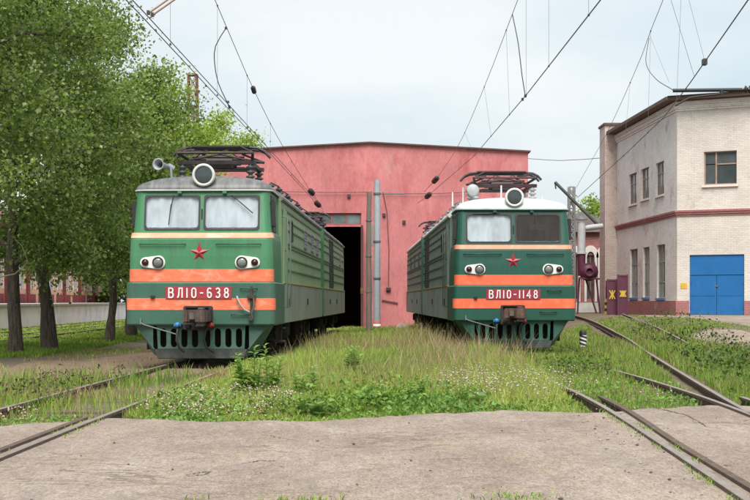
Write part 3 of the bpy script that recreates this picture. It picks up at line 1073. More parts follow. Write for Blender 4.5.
mb.add([(A_[0] - 0.6, A_[1], 11.125), (B_[0] - 0.55, B_[1] - 0.6, 11.125), (D_[0], D_[1] - 0.6, 11.125), (30, 88, 11.6)], [(0, 1, 2, 3)])
bchild(mb.build('roof', mat('roof_felt', (0.06, 0.055, 0.05), 0.9)))
# end pier at the far corner
mb = MB()
mb.box((13.25, 84.003, 0.1), (14.12, 86, 11.5))
pier = bchild(mb.build('end_pier', brick_mat('brick_pier', (0.60, 0.50, 0.45), (0.52, 0.42, 0.37), (0.44, 0.35, 0.30), stain=(0.36, 0.2, 0.15), stain_amt=0.8, udir=(1, 0))))
MB().box((13.18, 83.9, 11.5), (14.2, 86.1, 11.62)).build('pier_cap', mat('eaves_brown', (0.12, 0.075, 0.055)), pier).matrix_parent_inverse = Matrix.Identity(4)
# blue steel gate: fixed top panel and two leaves
BLUE = mat('gate_blue', (0.012, 0.12, 0.33), 0.45, 0.10, 1.0, runs=(0.10, 0.16, 0.24), runs_amt=0.6, runs_scale=(3, 3, 1.2), runs_at=(0.6, 0.72), stain=(0.02, 0.15, 0.37), stain_amt=0.6, stain_scale=0.8, bump=0.12, bscale=3)
def plate_BC(u0, u1, z0, z1, o0, o1, name, m, parent=None, bev=0.0):
    mb = MB()
    vs_ = []
    for off in (o0, o1):
        for (uu, z) in ((u0, z0), (u1, z0), (u1, z1), (u0, z1)):
            q_ = Vector(B_) + uBC * uu + Vector(nBC) * off
            vs_.append((q_.x, q_.y, z))
    mb.add(vs_, [(0, 1, 2, 3), (7, 6, 5, 4), (0, 4, 5, 1), (1, 5, 6, 2), (2, 6, 7, 3), (3, 7, 4, 0)])
    o = mb.build(name, m, None, bev)
    if parent is None:
        return bchild(o)
    o.parent = parent
    return o
g0, g1, gz0, gz1 = gate_BC
gmid = g0 + (g1 - g0) * 0.495
gzm = gz0 + (gz1 - gz0) * 0.66
plate_BC(g0 + 0.01, g1 - 0.01, gzm + 0.012, gz1 - 0.01, 0.06, 0.1, 'gate_top_panel', BLUE, None, 0.008)
for k, (ua, ub) in enumerate(((g0 + 0.01, gmid - 0.008), (gmid + 0.008, g1 - 0.01))):
    lf = plate_BC(ua, ub, gz0 + 0.02, gzm - 0.012, 0.05 + 0.012 * k, 0.1, 'gate_leaf', BLUE, None, 0.008)
    plate_BC(ua + 0.05, ub - 0.05, (gz0 + gzm) / 2 - 0.02, (gz0 + gzm) / 2 + 0.02, 0.038 + 0.012 * k, 0.052 + 0.012 * k, 'gate_rib', BLUE, lf)
    for zz in (gz0 + 0.35, gzm - 0.35):
        uu = ua + 0.03 if k == 0 else ub - 0.09
        plate_BC(uu, uu + 0.06, zz - 0.07, zz + 0.07, 0.03 + 0.012 * k, 0.05 + 0.012 * k, 'hinge', BLUE, lf)
plate_BC(gmid - 0.05, gmid + 0.08, gz0 + 1.35, gz0 + 1.43, 0.02, 0.05, 'gate_latch', mat('latch_steel', (0.1, 0.12, 0.15), 0.5))
yr = prect(680.5, 687.2, 283, 288.6, B_, C_)
plate_BC(*yr, -0.015, -0.002, 'notice_plate', mat('plate_yellow', (0.62, 0.38, 0.03), 0.5, 0.15, 6))
plate_BC(g0 - 0.05, g1 + 0.05, gz0 - 0.25, gz0 + 0.008, -0.12, 0.2, 'threshold', mat('concrete_grey', (0.34, 0.32, 0.29), 0.9, 0.2))

# ------------------------------------------------------------------ station platform and station building beyond the trees
plat = empty('station_platform', (-19, 73, 0), 0, 'white concrete station platform behind the tree trunks', 'platform')
pdir = unit((-18.85, 73), (-20.1, 107))
pb = []
for k in range(-7, 14):
    mb = MB()
    a = Vector((-18.85, 73)) + pdir * (k * 4.0)
    b = a + pdir * 3.97
    nrm = Vector((-pdir.y, pdir.x))
    if nrm.x > 0: nrm = -nrm
    c_, d_ = b + nrm * 4.5, a + nrm * 4.5
    mb.prism([(a.x, a.y, 0), (b.x, b.y, 0), (c_.x, c_.y, 0), (d_.x, d_.y, 0)], (0, 0, -0.3), (0, 0, 1.08))
    o = mb.build('platform_block', mat('platform_white', (0.84, 0.85, 0.84), 0.85, 0.1, 0.8, stain=(0.4, 0.4, 0.39), stain_amt=0.6, stain_scale=0.7), plat, 0.01)  # wall whitened so it reads bright despite the tree shade
    o.matrix_parent_inverse = Matrix.Translation((19, -73, 0))
    mb = MB()
    mb.prism([(a.x - nrm.x * 0.12, a.y - nrm.y * 0.12, 0), (b.x - nrm.x * 0.12, b.y - nrm.y * 0.12, 0), (c_.x, c_.y, 0), (d_.x, d_.y, 0)], (0, 0, 1.085), (0, 0, 1.2))
    o = mb.build('platform_slab', mat('platform_grey', (0.42, 0.40, 0.38), 0.9, 0.15), plat)
    o.matrix_parent_inverse = Matrix.Translation((19, -73, 0))
stn = empty('station_building', (-26, 100, 1.1), 0, 'peach station building with dark red pilasters behind the white platform', 'building')
def schild(o):
    o.parent = stn
    o.matrix_parent_inverse = Matrix.Translation((26, -100, -1.1))
    return o
FX = -25.0
STN = mat('station_peach', (0.62, 0.36, 0.24), 0.85, 0.1, 0.6)
STR = mat('station_red', (0.20, 0.028, 0.035), 0.75, 0.15, 2)
bays = [86.4 + 6.1 * k for k in range(9)]
mb = MB()
holes = []
for y in bays[:-1]:
    holes += [(y - 80 + 0.75, y - 80 + 2.35, 2.2, 5.0), (y - 80 + 3.75, y - 80 + 5.35, 2.2, 5.0)]
wall_face(mb, (FX, 80), (FX, 140), 0.5, 6.4, holes, 0.3, (-1, 0))
schild(mb.build('front_wall', STN))
MB_ = MB()
MB_.box((FX - 12, 80, 0.5), (FX - 0.32, 140, 6.38))
schild(MB_.build('inner_wall', mat('station_inner', (0.12, 0.1, 0.1), 0.8)))
mb = MB()
mb.prism([(FX + 0.6, 0, 6.4), (FX + 0.6, 0, 6.6), (FX - 6, 0, 9.0), (FX - 12.6, 0, 6.6), (FX - 12.6, 0, 6.4)], (0, 79.5, 0), (0, 140.5, 0))
schild(mb.build('roof', mat('station_roof', (0.16, 0.06, 0.05), 0.8)))
for y in bays:
    mb = MB()
    mb.box((FX - 0.02, y - 0.22, 0.5), (FX + 0.2, y + 0.22, 6.0))
    mb.box((FX - 0.02, y - 0.4, 6.0), (FX + 0.36, y + 0.4, 6.25))
    schild(mb.build('pilaster', STR))
for h in holes:
    mb = MB()
    y0, y1 = 80 + h[0], 80 + h[1]
    mb.box((FX - 0.12, y0 + 0.02, h[2]), (FX - 0.06, y0 + 0.12, h[3]))
    mb.box((FX - 0.12, y1 - 0.12, h[2]), (FX - 0.06, y1 - 0.02, h[3]))
    mb.box((FX - 0.12, (y0 + y1) / 2 - 0.05, h[2]), (FX - 0.06, (y0 + y1) / 2 + 0.05, h[3]))
    mb.box((FX - 0.117, y0 + 0.12, h[2] + 1.9), (FX - 0.063, y1 - 0.12, h[2] + 2.0))
    mb.box((FX + 0.002, y0 - 0.12, h[2]), (FX + 0.06, y0 - 0.002, h[3] + 0.12))
    mb.box((FX + 0.002, y1 + 0.002, h[2]), (FX + 0.06, y1 + 0.12, h[3] + 0.12))
    w = schild(mb.build('window', mat('station_white', (0.68, 0.67, 0.65), 0.7)))
    g = MB().box((FX - 0.105, y0 + 0.05, h[2] + 0.03), (FX - 0.09, y1 - 0.05, h[3] - 0.03)).build('pane', mat('station_glass', (0.30, 0.32, 0.33), 0.15, 0.3), w)
    schild(MB().box((FX + 0.001, y0 - 0.15, 1.1), (FX + 0.07, y1 + 0.15, 1.85)).build('panel', STR))

# ------------------------------------------------------------------ old red brick workshop behind the gates
BRK = brick_mat('brick_workshop', (0.28, 0.085, 0.075), (0.22, 0.06, 0.055), (0.34, 0.27, 0.24), stain=(0.38, 0.33, 0.29), stain_amt=0.5, udir=(1, 0))
wk = empty('brick_workshop', (12, 92, 0.6), 0, 'old red brick workshop with white arched window surrounds behind the maroon gates', 'building')
def kchild(o):
    o.parent = wk
    o.matrix_parent_inverse = Matrix.Translation((-12, -92, -0.6))
    return o
WY = 92.0
arches = []
for (pxc, w_px) in ((590.5, 6.5), (604.0, 6.5), (574, 6.5)):
    xc = (pxc - 375) / FPX * WY
    hw = w_px / 2 / FPX * WY
    arches.append((xc, hw))
mb = MB()
holes = [(xc - hw - 10.5, xc + hw - 10.5, 1.5, 4.25) for xc, hw in arches]
wall_face(mb, (10.5, WY), (15.5, WY), 0.2, 5.7, holes, 0.3, (0, 1))
kchild(mb.build('front_wall', BRK))
mb = MB().box((10.5, WY + 0.35, 0.2), (15.5, WY + 8, 5.68))
kchild(mb.build('inner_wall', mat('workshop_inside', (0.03, 0.028, 0.028), 0.8)))
kchild(MB().prism([(10.2, 0, 5.7), (15.8, 0, 5.7), (15.8, 0, 5.95), (13, 0, 7.0), (10.2, 0, 5.95)], (0, WY - 0.3, 0), (0, WY + 8.2, 0)).build('roof', mat('workshop_roof', (0.19, 0.17, 0.165), 0.8)))
kchild(MB().box((10.4, WY - 0.1, 0.2), (15.5, WY - 0.004, 1.25)).build('plinth', mat('workshop_plinth', (0.5, 0.49, 0.46), 0.85, 0.15)))
for xc, hw in arches:
    tr = MB()
    n = 14
    for i in range(n):
        a0, a1 = math.pi * i / n, math.pi * (i + 1) / n
        r0, r1 = hw + 0.04, hw + 0.3
        zc = 4.1
        vs_ = []
        for y in (WY - 0.09, WY - 0.003):
            for (r, a) in ((r0, a0), (r1, a0), (r1, a1), (r0, a1)):
                vs_.append((xc + r * math.cos(a), y, zc + r * 1.5 * math.sin(a)))
        tr.add(vs_, [(0, 1, 2, 3), (7, 6, 5, 4), (0, 4, 5, 1), (1, 5, 6, 2), (2, 6, 7, 3), (3, 7, 4, 0)])
    for s in (-1, 1):
        tr.box((xc + s * (hw + 0.12) - 0.07, WY - 0.085, 1.3), (xc + s * (hw + 0.12) + 0.07, WY - 0.003, 4.1))
    t_ = kchild(tr.build('arch_surround', mat('arch_white', (0.62, 0.58, 0.55), 0.8, 0.12)))
    MB().box((xc - hw + 0.02, WY + 0.12, 1.5), (xc + hw - 0.02, WY + 0.16, 4.25)).build('pane', mat('workshop_pane', (0.06, 0.065, 0.065), 0.15, 0.3), t_)
    MB().box((xc - 0.03, WY + 0.08, 1.5), (xc + 0.03, WY + 0.117, 4.25)).build('mullion', mat('workshop_mullion', (0.2, 0.12, 0.1), 0.7), t_)

# ------------------------------------------------------------------ the locomotives
def outline(hw, yf, r, yb, fx, ys, seg=5):
    """Plan outline at one height: rear left, left side, rounded corner, front, corner, right side, rear right."""
    pts = [(-hw, yb)]
    for y in ys:
        pts.append((-hw, y))
    for k in range(seg + 1):
        a = math.pi - (math.pi / 2) * k / seg
        pts.append((-hw + r + r * math.cos(a), yf + r - r * math.sin(a)))
    for x in fx:
        pts.append((x, yf))
    for k in range(seg + 1):
        a = math.pi / 2 - (math.pi / 2) * k / seg
        pts.append((hw - r + r * math.cos(a), yf + r - r * math.sin(a)))
    for y in reversed(ys):
        pts.append((hw, y))
    pts.append((hw, yb))
    return pts

def loft(mb, levels, yb, fx=(), ys=(), skip=None, cap_top=True, cap_bot=True, smooth=False, rear=True):
    """Stack plan outlines (z, half width, front y, corner radius) into a shell."""
    rows = [[(x, y, z) for x, y in outline(hw, yf, r, yb, fx, ys)] for z, hw, yf, r in levels]
    n = len(rows[0])
    vs_ = [p for row in rows for p in row]
    fs = []
    for i in range(len(rows) - 1):
        for k in range(n - 1):
            q = [vs_[i * n + k], vs_[i * n + k + 1], vs_[(i + 1) * n + k + 1], vs_[(i + 1) * n + k]]
            c = [sum(p[j] for p in q) / 4 for j in range(3)]
            if skip and skip(c):
                continue
            fs.append((i * n + k, i * n + k + 1, (i + 1) * n + k + 1, (i + 1) * n + k))
        if rear:
            fs.append((i * n + n - 1, i * n, (i + 1) * n, (i + 1) * n + n - 1))
    mb.add(vs_, fs, smooth)
    if cap_bot:
        mb.add(rows[0], [tuple(range(n))])
    if cap_top:
        mb.add(rows[-1], [tuple(range(n - 1, -1, -1))])
    return mb

def rounded(x0, x1, z0, z1, r, n=6):
    out = []
    for cx, cz, a0 in ((x1 - r, z1 - r, 0), (x0 + r, z1 - r, 90), (x0 + r, z0 + r, 180), (x1 - r, z0 + r, 270)):
        out += _arc(cx, cz, r, r, a0, a0 + 90, n)
    return out

def ring(mb, outer, inner, place, t0, t1):
    """Frame between two outlines of the same count, from offset t0 to t1."""
    n = len(outer)
    vs_ = [place(*p, t1) for p in outer] + [place(*p, t1) for p in inner] + [place(*p, t0) for p in outer] + [place(*p, t0) for p in inner]
    fs = []
    for k in range(n):
        j = (k + 1) % n
        fs += [(k, j, n + j, n + k), (k, 2 * n + k, 2 * n + j, j), (n + k, n + j, 3 * n + j, 3 * n + k), (2 * n + k, 3 * n + k, 3 * n + j, 2 * n + j)]
    mb.add(vs_, fs)
    return mb

def sheet(mb, poly, place, t):
    mb.add([place(*p, t) for p in poly], [tuple(range(len(poly)))])
    return mb

def slab(mb, poly, place, t0, t1):
    n = len(poly)
    vs_ = [place(*p, t0) for p in poly] + [place(*p, t1) for p in poly]
    mb.add(vs_, [tuple(range(n)), tuple(range(2 * n - 1, n - 1, -1))] + [(k, (k + 1) % n, n + (k + 1) % n, n + k) for k in range(n)])
    return mb

UPPER = [(1.762, 1.535, 0.045, 0.16), (2.3, 1.53, 0.055, 0.16), (2.66, 1.52, 0.075, 0.17), (2.70, 1.515, 0.085, 0.17), (2.80, 1.50, 0.115, 0.17),
         (2.83, 1.47, 0.18, 0.17), (2.89, 1.465, 0.19, 0.17), (3.59, 1.43, 0.315, 0.17), (3.715, 1.425, 0.335, 0.17)]
def upper_at(z):
    for a, b in zip(UPPER, UPPER[1:]):
        if a[0] <= z <= b[0]:
            t = (z - a[0]) / (b[0] - a[0])
            return [a[i] + (b[i] - a[i]) * t for i in range(4)]
    return list(UPPER[0] if z < UPPER[0][0] else UPPER[-1])

def front_place(x, z, off):
    """Point on the front of the cab, off metres proud of it."""
    yf = upper_at(z)[2] if z > 1.755 else 0.0
    return (x, yf - off, z)

def screen_place(x, z, off):
    """Same on the sloping windscreen panel."""
    t = (z - 2.83) / (3.715 - 2.83)
    return (x, 0.18 + (0.335 - 0.18) * t - off, z - 0.17 * off)

def make_bogie(loco, y, dark, rust):
    bo = MB()
    for s in (-1, 1):
        bo.box((s * 1.12 - 0.06, y - 2.0, 0.55), (s * 1.12 + 0.06, y + 2.0, 0.85))
        bo.box((s * 1.12 - 0.07, y - 0.5, 0.38), (s * 1.12 + 0.07, y + 0.5, 0.56))
    bo.box((-1.05, y - 0.35, 0.5), (1.05, y + 0.35, 0.8))
    b = bo.build('bogie', dark, loco, bevel=0.02)
    for s in (-1, 1):
        for yy in (y - 1.5, y + 1.5):
            M = Matrix.Translation((s * 0.80, yy, 0.625)) @ Matrix.Rotation(s * math.pi / 2, 4, 'Y')
            w = MB().lathe([(0.64, -0.06), (0.625, -0.04), (0.62, 0.07), (0.54, 0.075), (0.5, 0.03), (0.2, 0.02), (0.18, 0.09), (0.02, 0.09)], M, n=28)
            w.build('wheel', dark, b)
            ab = MB()
            ab.box((s * 1.17 - 0.08, yy - 0.22, 0.42), (s * 1.17 + 0.10, yy + 0.22, 0.82))
            M2 = Matrix.Translation((s * 1.27, yy, 0.62)) @ Matrix.Rotation(s * math.pi / 2, 4, 'Y')
            ab.lathe([(0.17, 0), (0.17, 0.05), (0.1, 0.07), (0.02, 0.07)], M2, n=14)
            ab.build('axle_box', rust, b, bevel=0.015)
            for dy in (-0.36, 0.36):
                sp = MB()
                pts = [(s * 1.13 + 0.09 * math.cos(a * 0.9), yy + dy + 0.09 * math.sin(a * 0.9), 0.4 + 0.38 * a / 28) for a in range(29)]
                sp.tube(pts, 0.017, n=5)
                sp.build('coil_spring', dark, b)
    for s in (-1, 1):
        br = MB()
        br.tube([(s * 1.2, y - 0.75, 0.36), (s * 1.2, y + 0.75, 0.36)], 0.02, n=6)
        br.box((s * 1.2 - 0.04, y - 0.9, 0.3), (s * 1.2 + 0.04, y - 0.7, 0.75))
        br.box((s * 1.2 - 0.04, y + 0.7, 0.3), (s * 1.2 + 0.04, y + 0.9, 0.75))
        br.build('brake_rigging', rust, b)
    return b

def make_insulator(parent, p, h, m, r=0.07, n_sheds=4, name='insulator'):
    prof = []
    for k in range(n_sheds):
        z0 = h * k / n_sheds
        z1 = h * (k + 1) / n_sheds
        prof += [(r * 0.45, z0), (r, z0 + (z1 - z0) * 0.35), (r * 0.95, z0 + (z1 - z0) * 0.5), (r * 0.45, z0 + (z1 - z0) * 0.75)]
    prof.append((r * 0.45, h))
    return MB().lathe(prof, Matrix.Translation(p), n=10).build(name, m, parent)

def make_pantograph(loco, y0, m, ins_m, collector_m, base_z=4.1):
    pr = MB()
    zb = base_z + 0.42
    for y in (y0 + 0.25, y0 + 2.1):
        pr.bar((-0.9, y, zb), (0.9, y, zb), 0.11, 0.09)
    for x in (-0.78, 0.78):
        pr.bar((x, y0 + 0.2, zb + 0.003), (x, y0 + 2.15, zb + 0.003), 0.08, 0.095)
    pr.bar((-0.5, y0 + 0.75, zb), (0.5, y0 + 0.75, zb), 0.05)
    pr.bar((-0.5, y0 + 1.6, zb), (0.5, y0 + 1.6, zb), 0.05)
    root = pr.build('pantograph', m, loco, bevel=0.006)
    for x in (-0.78, 0.78):
        for y in (y0 + 0.25, y0 + 2.1):
            make_insulator(root, (x, y, base_z - 0.06), 0.44, ins_m, r=0.11)
    low = MB()
    for s in (-1, 1):
        low.tube([(s * 0.62, y0 + 0.35, zb + 0.07), (s * 0.86, y0 + 2.35, zb + 0.2)], 0.036, n=7)
        low.tube([(s * 0.62, y0 + 2.0, zb + 0.07), (s * 0.86, y0 + 0.0, zb + 0.2)], 0.036, n=7)
        low.tube([(s * 0.86, y0 + 0.0, zb + 0.2), (s * 0.45, y0 + 0.9, zb + 0.32), (s * 0.7, y0 + 1.15, zb + 0.36)], 0.028, n=6)
        low.tube([(s * 0.86, y0 + 2.35, zb + 0.2), (s * 0.45, y0 + 1.5, zb + 0.32), (s * 0.7, y0 + 1.2, zb + 0.36)], 0.028, n=6)
    low.tube([(-0.86, y0, zb + 0.2), (0.86, y0, zb + 0.2)], 0.032, n=6)
    low.tube([(-0.86, y0 + 2.35, zb + 0.2), (0.86, y0 + 2.35, zb + 0.2)], 0.032, n=6)
    low.tube([(-0.6, y0 + 0.35, zb + 0.075), (0.1, y0 + 0.1, zb + 0.18), (0.62, y0 + 0.35, zb + 0.075)], 0.022, n=6)
    for s in (-1, 1):
        low.tube([(s * 0.6, y0 + 0.35, zb + 0.05), (s * 0.25, y0 + 0.2, zb + 0.28), (s * 0.05, y0 + 0.0, zb + 0.2)], 0.014, n=5)
        low.tube([(s * 0.86, y0 + 0.0, zb + 0.2), (s * 0.55, y0 - 0.02, zb + 0.36)], 0.018, n=5)
    low.build('arm', m, root)
    for dy in (0.95, 1.45):
        ch = MB()
        ch.tube([(-1.12, y0 + dy, zb + 0.22), (-1.02, y0 + dy, zb + 0.33), (-0.88, y0 + dy, zb + 0.40), (-0.7, y0 + dy, zb + 0.42), (0.7, y0 + dy, zb + 0.42),
                 (0.88, y0 + dy, zb + 0.40), (1.02, y0 + dy, zb + 0.33), (1.12, y0 + dy, zb + 0.22)], 0.034, n=7)
        ch.box((-0.68, y0 + dy - 0.05, zb + 0.43), (0.68, y0 + dy + 0.05, zb + 0.465))
        ch.build('collector_head', collector_m, root)
    sp = MB()
    for yy in (y0 + 0.5, y0 + 1.15, y0 + 1.85):
        sp.tube([(-0.6, yy, zb + 0.16), (0.6, yy + 0.1, zb + 0.16)], 0.03, n=7)
    sp.box((-0.22, y0 + 0.9, zb - 0.02), (0.25, y0 + 1.4, zb + 0.24))
    sp.tube([(-0.3, y0 + 0.75, zb + 0.08), (0.3, y0 + 0.75, zb + 0.08)], 0.075, n=10)
    sp.tube([(-0.3, y0 + 1.6, zb + 0.08), (0.3, y0 + 1.6, zb + 0.08)], 0.075, n=10)
    sp.build('raising_spring', m, root)
    return root

def star_mesh(cx, cz, R, r, depth, place):
    mb = MB()
    pts = []
    for k in range(10):
        a = math.pi / 2 + k * math.pi / 5
        rr = R if k % 2 == 0 else r
        pts.append((cx + rr * math.cos(a), cz + rr * math.sin(a)))
    vs_ = [place(*p, 0.004) for p in pts] + [place(cx, cz, depth)]
    mb.add(vs_, [(k, (k + 1) % 10, 10) for k in range(10)])
    return mb

def make_loco(prefix, loc, rz, number, pal, opts, label):
    L = empty('electric_locomotive', loc, rz, label, 'locomotive', 'locomotives in front of the shed')
    S1, GAP, S2 = 16.3, 16.85, 31.9            # section ends
    dark = mat('underframe_black', (0.018, 0.017, 0.016), 0.8, 0.4, 5, bump=0.3)
    rust = mat('underframe_rust', (0.045, 0.034, 0.028), 0.85, 0.5, 8, bump=0.4)
    rubber = mat('black_rubber', (0.015, 0.015, 0.016), 0.55, 0.2)
    # lower body, one shell per section
    lb = MB()
    loft(lb, [(0.84, 1.56, 0.02, 0.12), (0.87, 1.58, 0.0, 0.12), (1.73, 1.58, 0.0, 0.12), (1.755, 1.56, 0.02, 0.12)], 2.3)
    lb.build('front_skirt', pal['lower'], L)
    lm = MB()
    lm.box((-1.57, 2.302, 0.85), (1.57, S1, 1.752))
    lm.build('lower_side_panel', pal['side_low'], L, bevel=0.01)
    lm = MB()
    lm.box((-1.57, GAP, 0.85), (1.57, S2, 1.752))
    lm.build('lower_side_panel', pal['side_low'], L, bevel=0.01)
    # cab shell with real window openings
    def skip(c):
        x, y, z = c
        if 2.89 < z < 3.59 and y < 0.34 and 0.07 < abs(x) < 1.2:
            return True
        if 2.89 < z < 3.59 and abs(x) > 1.4 and 0.62 < y < 1.36:
            return True
        return False
    cb = MB()
    loft(cb, UPPER, 2.05, fx=(-1.2, -0.07, 0.07, 1.2), ys=(1.36, 0.62), skip=skip, cap_bot=False, cap_top=False, rear=False)
    cab = cb.build('cab_body', pal['front'], L)
    # cab interior
    ci = MB()
    ci.box((-1.4, 1.98, 1.8), (1.4, 2.03, 3.7))
    ci.build('cab_bulkhead', mat(prefix + '_cab_brown', (0.42, 0.26, 0.17), 0.7, 0.3, 1.5), cab)
    MB().box((0.62, 1.955, 2.95), (1.15, 1.978, 3.45)).build('bulkhead_panel', mat('bulkhead_pale', (0.42, 0.43, 0.40), 0.6, 0.2), cab)
    MB().box((-0.3, 1.95, 2.2), (0.35, 1.978, 3.5)).build('bulkhead_door', mat('bulkhead_door_brown', (0.2, 0.1, 0.06), 0.6, 0.2), cab)
    fl = MB()
    fl.box((-1.42, 0.16, 2.1), (1.42, 1.97, 2.14))
    fl.build('cab_floor', mat('cab_floor', (0.06, 0.055, 0.05), 0.8), cab)
    dk = MB()
    dk.box((-1.34, 0.26, 2.15), (1.34, 0.7, 2.86))
    dk.build('control_desk', mat('cab_desk', (0.28, 0.3, 0.28), 0.6), cab, bevel=0.03)
    for sx in (-0.75, 0.75):
        st = MB()
        st.box((sx - 0.25, 1.1, 2.5), (sx + 0.25, 1.55, 2.6))
        st.box((sx - 0.24, 1.5, 2.6), (sx + 0.24, 1.6, 3.25))
        st.box((sx - 0.06, 1.25, 2.14), (sx + 0.06, 1.4, 2.5))
        st.build('driver_seat', mat('cab_seat', (0.09, 0.05, 0.035), 0.7), cab, bevel=0.03)
    # windscreens
    for k, sx in enumerate((-1, 1)):
        x0, x1 = (0.07, 1.2) if sx > 0 else (-1.2, -0.07)
        fr = MB()
        outer = rounded(x0 - 0.032, x1 + 0.032, 2.863, 3.617, 0.055)
        inner = rounded(x0 + 0.004, x1 - 0.004, 2.895, 3.585, 0.10)
        ring(fr, outer, inner, screen_place, -0.02, 0.012)
        wf = fr.build('windscreen', rubber, L)
        gp = MB()
        sheet(gp, rounded(x0 - 0.005, x1 + 0.005, 2.885, 3.595, 0.05), screen_place, -0.008)
        gp.build('pane', opts['glass'][k], wf)
        if opts['blind'][k]:
            bl = MB()
            nx = 28
            vs_, fs = [], []
            for i in range(nx + 1):
                x = x0 - 0.03 + (x1 - x0 + 0.06) * i / nx
                off = -0.05 - 0.012 * math.sin(i * 1.3 + k) - 0.012 * math.sin(i * 0.55)
                zl = 2.86 + opts.get('blind_gap', 0.0)
                vs_ += [screen_place(x, zl, off), screen_place(x, 3.60, off)]
            for i in range(nx):
                fs.append((2 * i, 2 * i + 1, 2 * i + 3, 2 * i + 2))
            bl.add(vs_, fs, True)
            bl.build('sun_blind', pal['blind'], wf)
        wp = MB()
        if opts['wiper'][k]:
            a, b, c_ = opts['wiper'][k]
            wp.tube([screen_place(a[0], a[1], 0.03), screen_place(b[0], b[1], 0.045)], 0.011, n=5)
            wp.tube([screen_place(b[0] - c_[0], b[1] - c_[1], 0.04), screen_place(b[0] + c_[0], b[1] + c_[1], 0.04)], 0.012, n=5)
            wp.build('wiper', rubber, wf)
        bx = MB()
        bx.box((sx * 0.48 - 0.045, 0.25, 3.64), (sx * 0.48 + 0.045, 0.36, 3.70))
        bx.build('washer_box', pal['front'], L, bevel=0.008)
    # hinge between the screens
    hp = MB()
    hp.tube([screen_place(0.0, 3.12, 0.025), screen_place(0.0, 3.32, 0.025)], 0.014, n=6)
    hp.build('handrail', rubber, L)
    # side windows of the cab
    for s in (-1, 1):
        def side_place(y, z, off, s=s):
            return (s * (upper_at(z)[1] + off), y, z)
        fr = MB()
        ring(fr, rounded(0.58, 1.40, 2.85, 3.63, 0.05), rounded(0.67, 1.31, 2.94, 3.54, 0.04), side_place, -0.03, 0.018)
        w = fr.build('cab_side_window', mat('window_frame_dark', (0.03, 0.035, 0.03), 0.6), L)
        gp = MB()
        sheet(gp, rounded(0.64, 0.98, 2.9, 3.58, 0.03), side_place, -0.02)
        gp.build('pane', glass_mat('cab_side_glass', clear=0.85), w)
        wd = MB()
        wd.box((s * 1.49 - 0.05, 0.50, 2.95), (s * 1.49 + 0.05, 0.60, 3.5))
        wd.build('mirror', rubber, L, bevel=0.012)
        # door and its long handrails
        dr = MB()
        dr.box((s * 1.545 - 0.02, 2.42, 1.78), (s * 1.545 + 0.02, 3.08, 3.45))
        door = dr.build('side_door', pal['side'], L, bevel=0.012)
        dh = MB()
        dh.tube([(s * 1.59, 2.5, 2.5), (s * 1.6, 2.62, 2.5)], 0.015, n=5)
        dh.build('handle', rubber, door)
        for yy in (2.30, 3.18):
            hr = MB()
            hr.tube([(s * 1.555, yy, 1.2), (s * 1.64, yy, 1.22), (s * 1.64, yy, 3.25), (s * 1.5, yy, 3.28)], 0.018, n=6)
            hr.build('handrail', pal['rail'], L)
        for zz in (0.42, 0.72):
            stp = MB()
            stp.box((s * 1.42 - 0.1, 2.45, zz), (s * 1.42 + 0.12, 3.05, zz + 0.03))
            stp.box((s * 1.42 - 0.02, 2.46, zz), (s * 1.42 + 0.02, 2.5, zz + 0.32))
            stp.box((s * 1.42 - 0.02, 3.0, zz), (s * 1.42 + 0.02, 3.04, zz + 0.32))
            stp.build('step', rust, L)
    # body sides
    for (ya, yb) in ((2.06, S1), (GAP, S2)):
        bd = MB()
        prof = [(-1.53, 1.756), (1.53, 1.756), (1.53, 3.0), (1.505, 3.66), (-1.505, 3.66), (-1.53, 3.0)]
        bd.prism([(x, 0, z) for x, z in prof], (0, ya, 0), (0, yb, 0))
        bd.build('body_side', pal['side'], L, bevel=0.01)
        yl = MB()
        for s in (-1, 1):
            yl.box((s * 1.556 - 0.027, ya + 0.3, 1.757), (s * 1.556 + 0.027, yb - 0.02, 1.79))
        yl.build('side_line', pal['yellow'], L)
    spans = {1: opts['gaps_right'], -1: opts['gaps_left']}
    for s in (-1, 1):
        for (ya, yb) in ((3.35, S1 - 0.15), (GAP + 0.15, S2 - 0.2)):
            for z in (2.08, 2.36, 2.62, 2.70, 3.02, 3.24, 3.46):
                cuts = sorted([g for g in spans[s] if g[2] < z < g[3] and g[0] < yb and g[1] > ya])
                y = ya
                for g in cuts + [(yb, yb, 0, 0)]:
                    if g[0] - y > 0.12:
                        hw = 1.53 if z < 3 else 1.53 - 0.025 * (z - 3) / 0.66
                        rb = MB()
                        x0, x1 = sorted((s * (hw - 0.01), s * (hw + 0.022)))
                        rb.box((x0, y, z - 0.02), (x1, min(g[0], yb) - 0.02, z + 0.02))
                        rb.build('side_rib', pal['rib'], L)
                    y = max(y, g[1] + 0.02)
